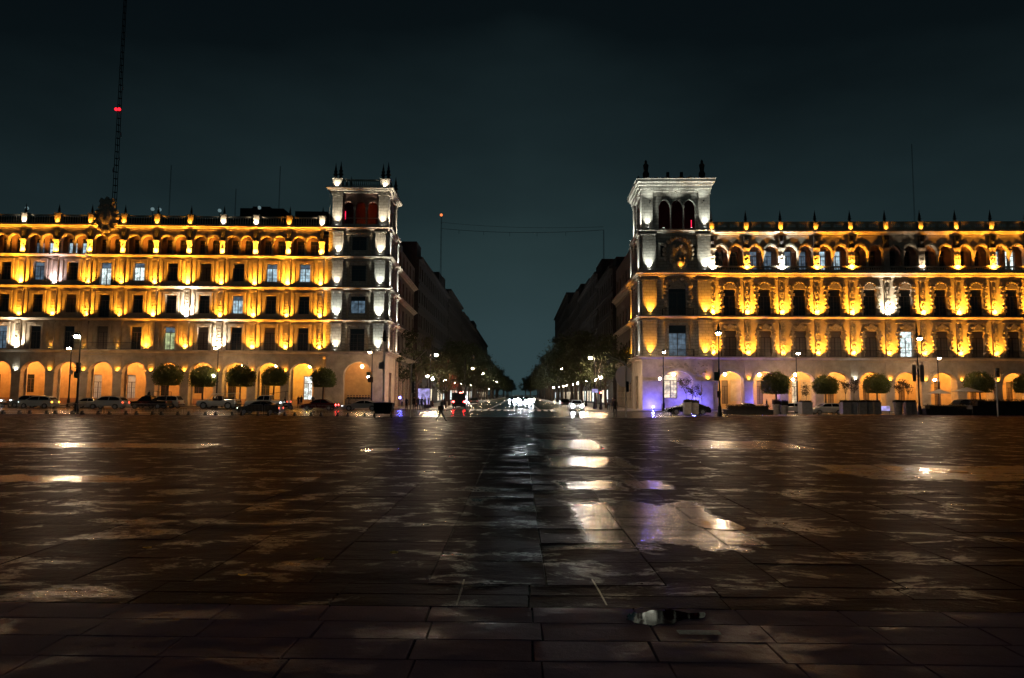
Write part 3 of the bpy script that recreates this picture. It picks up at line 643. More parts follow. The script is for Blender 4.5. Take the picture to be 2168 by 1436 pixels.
part('tower_back_wall', MB().box(-8.2, -.4, 4.7, 4.9, 0, 7.3).box(-8.2, -8.0, .7, 4.7, 0, 7.3), 'stucco_ochre', LB)
balcony(LB, TC-1, Z1[1]+.02, 9.0, .75, y=TWF)
p = at(766, 776, YF-.2); hanging(LB, p.x-XL, p.z, 0.1, AMB)
ceiling_light(LB, -4.2, 2.6, 7.28, (1, .5, .2), 300)
p = at(660, 778, YF)
# top storey of the tower: four piers, triple arches, red room inside
def belvedere(parent, x0, x1, y0, y1, z0, z1, arches, smat, colr, kind, lights=True, pw=1.45, side_outer=1):
    faces = [((0, y0, 0), x0, x1), ]
    q = MB(); arch_panel(q, x0+pw, x1-pw, z0, z1, arches, y0+.35, .3, mould=.14); part('belvedere_arcade', q, 'stone_red' if kind == 'round' else smat, parent)
    for (cx, cyy) in ((x0+pw/2, y0+pw/2), (x1-pw/2, y0+pw/2), (x0+pw/2, y1-pw/2), (x1-pw/2, y1-pw/2)):
        b = MB(); h = pw/2; b.box(-h, h, -h, h, 0, z1-z0); b.box(-h-.1, h+.1, -h-.1, h+.1, 0, .4); b.box(-h-.1, h+.1, -h-.1, h+.1, z1-z0-.4, z1-z0-.01)
        part('corner_pier', b, smat, parent, loc=(cx, cyy, z0))
    for i in range(len(arches)-1):
        xc = (arches[i][0]+arches[i+1][0])/2
        part('colonette', MB().lathe(0, 0, [(.2, 0), (.2, .2), (.13, .3), (.12, arches[0][2]-z0-.4), (.2, arches[0][2]-z0-.15), (.24, arches[0][2]-z0)], 8), smat, parent, loc=(xc, y0+.25, z0))
    part('red_room', MB().quad((x0+.3, y0+4.5, z0), (x1-.3, y0+4.5, z0), (x1-.3, y0+4.5, z1), (x0+.3, y0+4.5, z1)).quad((x0+.3, y0+.7, z1-.1), (x1-.3, y0+.7, z1-.1), (x1-.3, y1-.6, z1-.1), (x0+.3, y1-.6, z1-.1)), 'red_plaster', parent)
belvedere(LB, -8.2, 0, TWF, TD-1, Z5[1], 31.4, [(TC-1.75, 1.45, 29.3, .85, 'round'), (TC, 1.45, 29.3, .85, 'round'), (TC+1.75, 1.45, 29.3, .85, 'round')], 'stone_tower', WHITE, 'round')
part('belvedere_rail', MB().box(TC-2.7, TC+2.7, TWF+.1, TWF+.2, Z5[1]+1.3, Z5[1]+1.42).box(TC-2.7, TC+2.7, TWF+.1, TWF+.18, Z5[1], Z5[1]+.5), 'stone_tower', LB)
part('red_neon', MB().box(TC-2.5, TC-2.42, 1.2, 1.28, Z5[1]+1.5, Z5[1]+2.7), 'red_strip', LB)
for x in (-7.4, -.8): flood(LB, x, Z5[1], WHITE, 300, y=TWF-.5, angle=70, tilt=9, size=.1)
def side_blank(parent, x0, x1, z0, z1, arches, smat):
    q = MB(); arch_panel(q, x0, x1, z0, z1, arches, .35, .3, mould=.14); part('belvedere_arcade', q, smat, parent)
tp = [(-8.3, TWF-.02), (0.02, TWF-.02), (0.02, TD-.9), (-8.3, TD-.9)]
part('tower_cornice', MB().sweep(tp, cornice_prof(31.4, .75, .75, -.4), True), 'stone_tower', LB)
part('tower_roof', MB().box(-8.2, -.1, TWF+.1, TD-1, 31.9, 32.1), 'roof_dark', LB)
ZP = 32.15
for x, yy in ((-7.6, .3), (-.6, .3), (-7.6, TD-1.6), (-.6, TD-1.6)):
    part('tower_pedestal', MB().box(-.7, .7, -.55, .55, 0, 1.3).box(-.78, .78, -.62, .62, 1.3, 1.45), 'stone_tower', LB, loc=(x, yy, ZP))
    pinnacle(LB, x-.38, ZP+1.45, yy, 1.05); pinnacle(LB, x+.38, ZP+1.45, yy, 1.15)
    if yy < 1: flood(LB, x, ZP, WHITE, 90, y=yy-.75, angle=120, tilt=20)
balustrade(LB, -6.85, -1.35, ZP, 1.3, 0, .3, 'stone_tower')
# street face of the tower and the wing behind
frame(0, 0, math.pi/2)
tower_side(LB, TWF, TD, [(TWF+.1, 1.5), (7.3, 8.8)], 4.4, 0, lev, powers={(i, j): (COOL if i else WHITE, 420) for i in range(4) for j in (0, 1)})
for x in (.5, 7.9): flood(LB, x, Z5[1], WHITE, 420, y=-.5, angle=70, tilt=9)
side_blank(LB, 1.2, TD-2.4, Z5[1], 31.4, [(2.6+1.0*0, 1.4, 29.3, .85, 'round'), (4.4, 1.4, 29.3, .85, 'round')], 'stone_tower')
for a, b in [(0, Z1[0])]+lev[:4]:
    rects = [(11.6+i*4.2, 13.1+i*4.2, a+.9 if a else 1.2, a+3.3 if a else 5) for i in range(5)]
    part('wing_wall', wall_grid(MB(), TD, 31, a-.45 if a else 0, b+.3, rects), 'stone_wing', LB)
    for r in rects: window(LB, (r[0]+r[1])/2, r[2], 1.5, r[3]-r[2], pane='slit_light' if a == Z1[1] and r[0] > 15 else 'glass_dark')
q = MB(); wall_grid(q, TWF, TD, 0, Z1[0]+.1, [(3.2, 5.6, 0, 5.2)]); part('tower_base_wall', q, 'stone_warm', LB)
part('doorway', MB().box(3.2, 5.6, .3, .4, 0, 5.2), 'wood_dark', LB)
for i in range(5):
    part('buttress', MB().box(-.3, .3, -.35, .01, 0, 6.2).prism([(-.3, 6.2), (.3, 6.2), (0, 7)], -.3, 0), 'stone_carved', LB, loc=(10+i*4.2, 0, 0))
frame(0, 0, 0)
part('wing_roof', MB().box(-9, -.05, TD+.1, 31, 25.6, 25.9).box(-9, -.05, 30.9, 31, 0, 25.6).box(-9, -8.9, TD-.9, 31, 25.9, 27.5).box(-8, -1, 12, 22, 25.9, 28.2), 'roof_dark', LB)
# crest over the middle of the roof
cx = (BX[6]+BX[7])/2
b = MB(); b.ball(0, 0, 0, 1.5, .35, 1.95, 16, 10); 
for i in range(14):
    an = 2*math.pi*i/14; b.ball(1.5*math.cos(an), -.1, 1.95*math.sin(an), .38, .3, .38, 6, 4)
b.box(-.9, .9, -.4, .3, 1.8, 2.3); b.prism([(-1.1, 2.3), (1.1, 2.3), (.8, 2.9), (.4, 2.5), (0, 3.1), (-.4, 2.5), (-.8, 2.9)], -.35, .3); b.ball(0, -.3, .1, .85, .25, 1.2, 10, 8)
part('crest', b, 'stone_carved', LB, loc=(cx, -.5, 27.2))
# ------------------------------------------------------------------ right building
RB = building('arcaded_building', 'ornate gold lit building with white lit corner tower, right of the avenue', XR, R(-1.5))
RX = [10.15+4.95*k for k in range(11)]; REND = RX[-1]+.5
Y1, Y2, Y3, Y5 = (7.15, 7.65), (12.9, 13.5), (18.75, 20.0), (25.15, 25.9)
RTF, RTD = -.3, 10.0
for fl, (a, b) in enumerate(((Y1[1], Y2[0]), (Y2[1], Y3[0])), 1):
    rects = []
    for k in range(10):
        c = (RX[k]+RX[k+1])/2; rects.append((c-.9, c+.9, a+.1, a+3.75 if fl == 1 else a+3.9))
    part('wall', wall_grid(MB(), 10, REND, a-.45, b+.3, rects), 'stone_warm', RB)
    for k, r in enumerate(rects):
        pane = 'glass_curtain' if fl == 1 else 'glass_dark'
        if fl == 1 and k == 5: pane = ('lit_white', 'lit_white')
        window(RB, (r[0]+r[1])/2, r[2], 1.8, r[3]-r[2], y=.32, pane=pane)
        def orn():
            q = MB(); H = r[3]-r[2]
            n = 6
            for s_ in (-1, 1):
                for i in range(n):
                    z_ = .5+i*(H-.3)/n; wv = .22+.10*math.sin(i*2.1)+(.12 if i > n-3 else 0)
                    q.box(s_*(1.12)-wv, s_*(1.12)+wv, -.26, .01, z_, z_+(H-.3)/n*.62); q.box(s_*1.08-.13, s_*1.08+.13, -.16, .01, z_+(H-.3)/n*.62, z_+(H-.3)/n)
                    q.ball(s_*(1.12+wv*.8), -.22, z_+.2, .16, .16, .2, 6, 4)
            if fl == 1:
                q.box(-1.2, 1.2, -.2, .01, H+.02, H+.16); q.ball(-.62, -.1, H+.62, .42, .2, .34, 8, 6); q.ball(.62, -.1, H+.62, .42, .2, .34, 8, 6)
                q.prism([(-.5, H+.2), (.5, H+.2), (.3, H+.9), (0, H+1.15), (-.3, H+.9)], -.36, .0); q.box(-1.5, 1.5, -.3, .01, H+1.1, H+1.22)
            else:
                q.prism([(-.95, H+.0), (.95, H+.0), (.75, H+.35), (.4, H+.55), (0, H+.95), (-.4, H+.55), (-.75, H+.35)], -.32, .0)
                for i in range(7): an = math.pi*(i+.5)/7; q.ball(.85*math.cos(an), -.25, H+.15+.85*math.sin(an), .2, .2, .2, 6, 4)
                for s_ in (-1, 1): q.box(s_*1.25-.4, s_*1.25+.4, -.3, .01, H+.3, H+.5); q.box(s_*1.2-.25, s_*1.2+.25, -.26, .01, H+.6, H+.95)
            return q.mesh('window_surround', 'stone_carved')
        inst('window_surround', cached(('orn', fl), orn), RB, ((r[0]+r[1])/2, 0, r[2]))
        balcony(RB, (r[0]+r[1])/2, a+.02, 2.8 if fl == 1 else 3.0, .75, 1.0)
    for k in range(11):
        pilaster(RB, RX[k], a-.02, b+.02, .72, .16, 'carved', 'stone_carved')
        if k < 10:
            for s_ in ((-1, 1) if fl == 2 else (0,)):
                pass
            col = WHITE if (fl == 2 and k == 5) else GOLD
            flood(RB, RX[k], a, col, round((620 if fl == 2 else 420)*(1+.2*math.sin(k*1.9+fl))), y=-.6, angle=105 if fl == 2 else 92, tilt=13)
# attic with paired ogee arches
a, b = Y3[1], Y5[0]
for k in range(10):
    x0, x1 = RX[k], RX[k+1]; q = MB()
    arch_panel(q, x0, x1, a, b, [(x0+1.4, 2.0, a+3.0, .85, 'ogee'), (x1-1.4, 2.0, a+3.0, .85, 'ogee')], 0, .5, mould=.3)
    part('loggia_arcade', q, 'stone_warm', RB)
    part('arch_pendant', MB().lathe(0, 0, [(.05, 0), (.2, .5), (.32, .85), (.34, 1.0)], 8), 'stone_warm', RB, loc=((x0+x1)/2, -.1, a+2.0))
    lt = {1: 'lit_dim', 2: 'lit_dim', 3: 'lit_blue', 8: 'lit_white', 0: 'glass_dark'}.get(k, 'glass_dark')
    for c in (x0+1.4, x1-1.4): window(RB, c, a+.3, 1.3, 3.0, y=1.75, pane=lt if (k != 8 or c > (x0+x1)/2) else 'lit_blue')
    col, pw = GOLD, 520
    if k == 2: col, pw = COOL, 420
    if k == 5: pw = 0
    if k == 6: col, pw = WHITE, 120
    if k in (0,): col = WHITE
    if pw: flood(RB, RX[k], a, col, pw, y=-.7, angle=110, tilt=10)
    balustrade(RB, x0+.4, x1-.4, a, .75, -.25, .3)
for k in range(11):
    pilaster(RB, RX[k], a-.02, a+3.4, .85, .3, 'carved', 'stone_warm')
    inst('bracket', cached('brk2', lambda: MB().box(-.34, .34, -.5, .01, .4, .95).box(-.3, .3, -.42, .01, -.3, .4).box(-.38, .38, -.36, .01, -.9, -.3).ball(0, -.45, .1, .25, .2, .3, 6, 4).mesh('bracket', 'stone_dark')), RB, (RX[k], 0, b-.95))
part('loggia_wall', wall_grid(MB(), 10, REND, a-.3, b, [(c-.65, c+.65, a+.3, a+3.3) for k in range(10) for c in (RX[k]+1.4, RX[k+1]-1.4)], 1.5, .25), 'stone_red', RB)
part('loggia_ceiling', MB().box(10, REND, .5, 1.5, b-.45, b-.3).box(10, REND, .0, 1.5, a-.45, a-.02), 'stone_warm', RB)
rpath = [(0, 32), (0, RTF), (10, RTF), (10, 0), (REND, 0)]
for (z0, z1), p in ((Y1, .75), (Y2, .75), (Y3, .85), (Y5, .62)):
    part('cornice', MB().sweep(rpath if z0 < 25 else [(10, 0), (REND, 0)], cornice_prof(z0, z1-z0, p)), 'stone_carved' if z0 > 18 and z0 < 20 else 'stone_warm', RB)
z = Y5[1]
for k in range(11):
    inst('pedestal', cached('ped2', lambda: MB().box(-.34, .34, -.3, .3, 0, 1.2).prism([(-.8, 0), (-.34, 0), (-.34, 1.0)], -.1, .1).prism([(.8, 0), (.34, 1.0), (.34, 0)], -.1, .1).box(-.42, .42, -.36, .36, 1.2, 1.32).mesh('pedestal', 'stone_warm')), RB, (RX[k], -.05, z))
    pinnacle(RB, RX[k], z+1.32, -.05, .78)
    if k < 10:
        x0, x1 = RX[k]+.45, RX[k+1]-.45; q = MB(); holes = []
        for g in (.28, .72):
            for i in range(5): xx = x0+(x1-x0)*g+(i-2)*.27; holes.append((xx-.07, xx+.07, z+.62, z+.76)); holes.append((xx-.07, xx+.07, z+.86, z+1.0))
        wall_grid(q, x0, x1, z, z+1.25, holes, -.05, .08); q.box(x0, x1, -.16, .1, z+1.25, z+1.38)
        part('parapet_panel', q, 'stone_warm', RB)
    if k < 10: flood(RB, RX[k], z, GOLD, 34, y=-.5, angle=130, tilt=25)
part('roof', MB().box(10, REND, 2.2, 14, 25.4, 25.8).box(10, REND, 6, 13, 25.8, 26.8), 'roof_dark', RB)
part('roof_lamps', MB().ball(14.5, 3, 27.9, .22).lathe(14.5, 3, [(.04, 25.8), (.04, 27.7)], 6).ball(18.6, 3, 27.6, .2).lathe(18.6, 3, [(.04, 25.8), (.04, 27.4)], 6), 'planter', RB)
# street arcade
for k in range(10):
    x0, x1 = RX[k], RX[k+1]; c = (x0+x1)/2; q = MB()
    arch_panel(q, x0, x1, 0, Y1[0]+.1, [(c, 3.7, 4.1, 1.5, 'round')], 0, .9, mould=.45)
    part('arcade_arch', q, 'stone_warm', RB)
    ceiling_light(RB, c, 3.0, 6.9, (1, .56, .20) if k < 4 else (1, .45, .09), 1000)
    part('wall_panel', MB().box(-.95, .95, -.06, .01, 0, 3.0).box(-1.1, -.96, -.1, .01, -.1, 3.1).box(.96, 1.1, -.1, .01, -.1, 3.1).box(-1.1, 1.1, -.1, .01, 3.1, 3.24), 'stone_warm', RB, loc=(c+.85+5*(17.6+c)/100, 4.98, 1.3)) if k in (0, 2, 3, 8) else None
def pier2():
    b = MB(); b.box(-.72, .72, -.16, .02, 0, .8); b.box(-.6, .6, -.1, .02, .8, 3.95); b.box(-.8, .8, -.3, .02, 3.95, 4.2); b.box(-.55, .55, -.1, .02, 4.2, 7); return b.mesh('pier', 'stone_warm')
for k in range(11):
    inst('pier', cached('pier2', pier2), RB, (RX[k], 0, 0)); part('inner_pier', MB().box(RX[k]-.6, RX[k]+.6, .95, 1.6, 0, 7), 'stone_warm', RB)
    if k < 10: flood(RB, RX[k] if k else 9.3, 4.22, COOL if k == 4 else GOLD, 26, y=-.2 if k else -.5, angle=140, tilt=25, size=.1)
rd = []
for k in range(10): c = (RX[k]+RX[k+1])/2; o_ = 5*(17.6+c)/100; rd.append((c-1.55+o_, c-.6+o_, .9, 4.4))
part('arcade_back_wall', wall_grid(MB(), 9, REND, 0, 7, rd, 5.0, .3), 'stucco_ochre', RB)
for k, r in enumerate(rd): window(RB, (r[0]+r[1])/2, r[2], .95, r[3]-r[2], y=5.2, pane={0: 'glass_curtain', 2: 'lit_warm'}.get(k, 'glass_curtain'))
part('arcade_ceiling', MB().box(0.1, REND, .0, 5.3, 6.95, 7.1), 'stucco_ochre', RB)
part('arcade_floor', MB().box(0.02, REND, -.6, 5.3, .004, .15), 'pavement', RB)
for px, py in ((1533, 793), (1605, 794), (1680, 794), (1723, 800)):
    p = at(px, py, YF+.5); hanging(RB, p.x-XR, p.z, .45, AMB)
# right tower
rlev = [(Y1[1], Y2[0]), (Y2[1], Y3[0])]
PWR = {(0, 0): (GOLD, 330), (0, 1): (GOLD, 420), (1, 0): (GOLD, 330), (1, 1): (GOLD, 420)}
tower_side(RB, 0, 10, [(.1, 2.1), (8.0, 9.9)], 5.1, RTF, rlev, door_lv=(0, 1), powers=PWR, ww=2.5, style='carved', lit={0: ('lit_dim', 'glass_dark')})
for a in (Y1[1], Y2[1]): balcony(RB, 5.1, a+.02, 4.4, .7, y=RTF)
# carved niche around the second floor window
q = MB()
for s_ in (-1, 1):
    for i in range(8): q.ball(s_*(1.75+.18*math.sin(i*1.9)), -.2, .5+i*.55, .34, .26, .34, 7, 5)
for i in range(9): an = math.pi*i/8; q.ball(1.6*math.cos(an), -.25, 4.3+1.0*math.sin(an), .36, .3, .36, 7, 5)
q.box(-1.5, 1.5, -.3, .01, 3.9, 4.1); q.prism([(-1.2, 4.1), (1.2, 4.1), (.6, 4.7), (0, 5.2), (-.6, 4.7)], -.3, 0)
part('niche_surround', q, 'stone_carved', RB, loc=(5.1, RTF, Y2[1]))
# shield storey
a, b = 20.0, 25.5
part('tower_wall', wall_grid(MB(), 0, 10, a-.3, b+.2, [(2.75, 3.45, a+2.1, a+3.8), (7.15, 7.85, a+2.1, a+3.8)], RTF, .3), 'stone_tower', RB)
for x in (3.1, 7.5):
    window(RB, x, a+2.1, .7, 1.7, y=RTF+.28)
    part('window_surround', MB().box(-.62, -.36, -.16, .01, -.2, 1.9).box(.36, .62, -.16, .01, -.2, 1.9).box(-.62, .62, -.18, .01, 1.91, 2.12).box(-.62, .62, -.18, .01, -.42, -.201), 'stone_tower', RB, loc=(x, RTF, a+2.1))
for x in (1.1, 8.95): pilaster(RB, x, a, b, 1.9, .3, 'plain', 'stone_tower', RTF); flood(RB, x, a, COOL, 330, y=RTF-.62, angle=72, tilt=9, size=.1)
q = MB(); q.ball(0, -.1, 2.2, 1.45, .4, 1.9, 16, 10)
for i in range(14): an = math.pi*(-.15+1.3*i/13); q.ball(2.0*math.cos(an), -.15, 2.6+2.1*math.sin(an), .36, .32, .36, 7, 5)
for i in range(12): q.ball(random.uniform(-1.1, 1.1), -.45, random.uniform(.8, 3.6), .28, .25, .3, 6, 4)
part('shield_relief', q, 'stone_carved', RB, loc=(5.3, RTF, a+.2))
q = MB(); q.ball(0, -.7, .9, .55, .45, .6, 10, 8); q.ball(-.7, -.6, .7, .35, .3, .45, 8, 6); q.ball(.62, -.6, .8, .4, .3, .6, 8, 6); q.ball(.0, -.75, 1.55, .25, .25, .3, 8, 6); q.box(-.9, .9, -.9, 0, -.1, .3)
part('eagle_figure', q, 'stone_warm', RB, loc=(5.4, RTF, a+.1)); flood(RB, 5.4, a, GOLD, 60, y=RTF-1.5, angle=70, tilt=35)
part('pedestal_shelf', MB().prism([(-3.2, 0), (3.2, 0), (1.0, .35), (-1.0, .35)], -.8, 0), 'stone_carved', RB, loc=(5.2, RTF, a-.02))
belvedere(RB, 0.1, 9.95, RTF, RTD-1, 26.15, 31.8, [(3.45, 1.7, 29.7, .95, 'ogee'), (5.25, 1.7, 29.7, .95, 'ogee'), (7.05, 1.7, 29.7, .95, 'ogee')], 'stone_tower', COOL, 'ogee', pw=1.6)
for x in (.95, 9.1): flood(RB, x, 26.15, COOL, 270, y=RTF-.5, angle=70, tilt=9, size=.1)
flood(RB, 3.2, 26.15, COOL, 60, y=RTF-.3, angle=80, tilt=0); flood(RB, 7.2, 26.15, COOL, 60, y=RTF-.3, angle=80, tilt=0)
part('red_neon', MB().box(7.55, 7.63, 1.2, 1.28, 26.5, 27.9), 'red_strip', RB)
tpr = [(.08, RTF-.02), (9.97, RTF-.02), (9.97, RTD-.9), (.08, RTD-.9)]
part('tower_cornice', MB().sweep(tpr, cornice_prof(25.45, .65, .55, -.3), True), 'stone_tower', RB)
part('tower_cornice', MB().sweep(tpr, [(-.4, 31.75), (.1, 31.75), (.12, 32.05), (.22, 32.1), (.24, 32.55), (.42, 32.6), (.5, 32.9), (.7, 33.05), (.72, 33.4), (.8, 33.5), (-.4, 33.5)], True), 'stone_tower', RB)
part('tower_roof', MB().box(.1, 9.9, RTF+.2, RTD-1, 33.3, 33.52), 'roof_dark', RB)
q = MB(); 
for i in range(13): q.lathe(1.2+i*.64, .5, [(.25, 33.52), (.28, 33.75), (.12, 33.95), (.2, 34.1)], 6)
q.box(.3, 9.7, .3, .7, 33.5, 33.85)
part('tower_parapet', q, 'stone_dark', RB)
for x, yy in ((.9, .6), (9.1, .6), (.9, RTD-1.8), (9.1, RTD-1.8)):
    part('tower_finial', MB().lathe(0, 0, [(.62, 0), (.62, .3), (.42, .5), (.5, 1.2), (.3, 1.6), (.38, 2.2), (.42, 2.5), (.16, 2.8), (.22, 3.0), (.05, 3.3)], 8), 'stone_dark', RB, loc=(x, yy, 33.5))
for x in (4.1, 6.1): part('tower_finial', MB().box(-.2, .2, -.2, .2, 0, 1.1), 'stone_dark', RB, loc=(x, .6, 33.8))
flood(RB, 5, 31.3, COOL, 1, y=-3) if False else None
for x in (1.2, 5, 8.8):                                # cornice washers on the ledge below
    l = bpy.data.objects.new('floodlight_beam', lamp_data('SPOT', COOL, 380, .1, 120)); COL.objects.link(l); l.parent = RB; l.matrix_local = Matrix.Translation((x, RTF-1.1, 30.2)) @ Matrix.Rotation(R(170), 4, 'X')
    part('bracket_floodlight', MB().box(-.1, .1, -.1, .1, 0, .14).box(-.03, .03, .1, 1.1, .0, .05), 'iron', RB, loc=(x, RTF-1.1, 30.0))
q = MB(); arch_panel(q, 0, 10, 0, Y1[0]+.1, [(5.0, 4.4, 4.0, 1.6, 'round')], RTF, .8, mould=.4)
part('tower_base', q, 'stone_warm', RB)
for q_ in ((8.2, 8.32, .08, .81, 3.99), (0, 2.6, .12, 0, .8), (7.4, 10, .12, 0, .8)): part('plinth', MB().box(q_[0], q_[1], RTF-q_[2], RTF-.002, q_[3], q_[4]), 'stone_warm', RB)
for q_ in ((0, 2.7), (7.3, 10)): part('moulding', MB().box(q_[0], q_[1], RTF-.14, RTF-.002, 4.0, 4.2), 'stone_warm', RB)
q = MB()
for i in range(34):
    zz_ = 5.0+random.random()*1.7; q.ball(2.6+i*.2+random.uniform(-.1, .1), RTF-.02, zz_ if i > 20 else 6.1+.5*random.random(), random.uniform(.1, .26), .1, random.uniform(.1, .22), 6, 4)
o = part('carved_relief', q, 'stone_carved', RB); o['kind'] = 'stuff'
part('tower_window_wall', wall_grid(MB(), 2.5, 7.5, 0, 6.9, [(3.2, 5.1, 1.7, 5.1)], RTF+.8, .3), 'stone_warm', RB)
window(RB, 4.15, 1.7, 1.9, 3.4, y=RTF+1.05, pane='lit_warm'); p = at(1426, 793, YF); hanging(RB, p.x-XR, p.z, RTF+.4, AMB)
frame(0, 0, -math.pi/2)
tower_side(RB, -RTD, -RTF, [(-9.9, -8.2), (-1.7, .2)], -5, 0, rlev+[(20.0, 25.5)], powers={(0, 1): (COOL, 380), (1, 1): (COOL, 380), (2, 1): (COOL, 420), (0, 0): (GOLD, 300), (1, 0): (GOLD, 300), (2, 0): (COOL, 300)})
flood(RB, -.6, 26.15, COOL, 460, y=-.5, angle=70, tilt=9); flood(RB, -8.2, 26.15, COOL, 460, y=-.5, angle=70, tilt=9)
side_blank(RB, -RTD+2.6, -1.3, 26.15, 31.8, [(-6.0, 1.5, 29.7, .9, 'ogee'), (-3.2, 1.5, 29.7, .9, 'ogee')], 'stone_tower')
for a, b in [(0, Y1[0])]+rlev+[(20.0, 25.5)]:
    rects = [(-13.6-i*4.2, -12.1-i*4.2, a+.9 if a else 1.2, a+3.3 if a else 5) for i in range(5)]
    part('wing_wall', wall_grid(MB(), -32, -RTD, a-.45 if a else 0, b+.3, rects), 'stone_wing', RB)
    for r in rects: window(RB, (r[0]+r[1])/2, r[2], 1.5, r[3]-r[2])
part('tower_base_wall', wall_grid(MB(), -RTD, -RTF, 0, Y1[0]+.1, [(-6.2, -3.8, 0, 5)]), 'stone_warm', RB)
part('doorway', MB().box(-6.2, -3.8, .3, .4, 0, 5), 'wood_dark', RB)
for i in range(22): part('railing_post', MB().box(-.08, .08, -.12, .0, 0, 5.2), 'stone_carved', RB, loc=(-11-i*.9, 0, .1)) if i % 2 == 0 else None
frame(0, 0, 0)
part('wing_roof', MB().box(.05, 9, RTD+.1, 32, 25.4, 25.7).box(.05, 9, 31.9, 32, 0, 25.4), 'roof_dark', RB)
FR[0] = Matrix.Identity(4)

# ------------------------------------------------------------------ dark buildings along the avenue
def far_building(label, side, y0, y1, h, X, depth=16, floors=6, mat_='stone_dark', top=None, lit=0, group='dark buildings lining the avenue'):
    o = thing('street_building', label, 'building', (X, y0, 0), 0, group)
    o['framed'] = 1; FR[0] = Matrix.Rotation(math.pi/2 if side < 0 else -math.pi/2, 4, 'Z')
    L = y1-y0; fh = (h-5)/(floors); rects = []; n = max(3, int(L/3.4))
    for f in range(floors):
        for i in range(n):
            c = (i+.5)*L/n; z0 = 4.8+f*fh+.8
            xx = (c-.6, c+.6) if side < 0 else (-c-.6, -c+.6); rects.append((*xx, z0, z0+fh*.55))
    wx = (0, L) if side < 0 else (-L, 0)
    q = wall_grid(MB(), wx[0], wx[1], 0, h, rects, 0, .3)
    q.quad((wx[0], 0, h), (wx[1], 0, h), (wx[1], depth, h), (wx[0], depth, h)); e = wx[0] if side < 0 else wx[1]; q.quad((e, 0, 0), (e, depth, 0), (e, depth, h), (e, 0, h))
    part('wall', q, mat_, o)
    for f in range(floors): part('string_course', MB().box(wx[0], wx[1], -.22, .01, 4.5+f*fh, 4.75+f*fh), mat_, o)
    part('cornice', MB().box(wx[0], wx[1], -.7, .02, h-.5, h-.02), mat_, o)
    for i, r in enumerate(rects):
        pm = 'glass_dark' if random.random() > lit else 'lit_dim'
        inst('window', cached(('fw', round(r[3]-r[2], 2), pm), lambda: MB().box(-.6, .6, 0, .06, 0, r[3]-r[2]).box(-.04, .04, -.04, 0, 0, r[3]-r[2]).mesh('window', pm)), o, ((r[0]+r[1])/2, .24, r[2]))
    for t in (top or []):                              # rooftop boxes (a, b, height, setback)
        s0, s1 = (t[0], t[1]) if side < 0 else (-t[1], -t[0]); part('roof_house', MB().box(s0, s1, t[3], t[3]+5, h, h+t[2]), 'roof_dark', o)
    for i in range(int(L/6.5)):
        if random.random() < .75: c = 3+i*6.5; c = c if side < 0 else -c; inst('shop_window', cached(('shop', i % 3), lambda: MB().box(-1.6, 1.6, -.06, .02, .5, 3.1).mesh('shop_window', ('lit_warm', 'lit_white', 'lit_warm')[i % 3])), o, (c, 0, 0)); inst('awning', cached('awn', lambda: MB().prism([(-1.8, 3.2), (1.8, 3.2), (1.8, 3.7), (-1.8, 3.7)], -.9, 0).mesh('awning', 'cloth_dark')), o, (c, 0, 0))
    FR[0] = Matrix.Identity(4); return o
SL, SR = -19.6, 17.9
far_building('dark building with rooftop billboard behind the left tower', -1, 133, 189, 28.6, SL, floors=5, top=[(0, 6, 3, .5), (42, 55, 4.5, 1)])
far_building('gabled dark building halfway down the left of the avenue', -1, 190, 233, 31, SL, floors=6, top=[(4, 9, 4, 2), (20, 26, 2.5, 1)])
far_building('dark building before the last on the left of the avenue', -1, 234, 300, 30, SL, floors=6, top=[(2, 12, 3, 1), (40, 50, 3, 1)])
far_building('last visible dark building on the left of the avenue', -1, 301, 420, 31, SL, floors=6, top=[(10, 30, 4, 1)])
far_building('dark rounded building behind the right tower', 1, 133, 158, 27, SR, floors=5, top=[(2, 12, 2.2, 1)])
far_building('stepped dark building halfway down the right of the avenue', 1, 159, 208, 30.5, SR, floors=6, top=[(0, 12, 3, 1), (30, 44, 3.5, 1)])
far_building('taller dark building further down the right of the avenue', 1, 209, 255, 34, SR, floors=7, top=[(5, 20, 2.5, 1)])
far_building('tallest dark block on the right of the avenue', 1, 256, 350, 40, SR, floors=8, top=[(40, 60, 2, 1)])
far_building('low dark building at the far right end of the avenue', 1, 351, 460, 26, SR, floors=5)
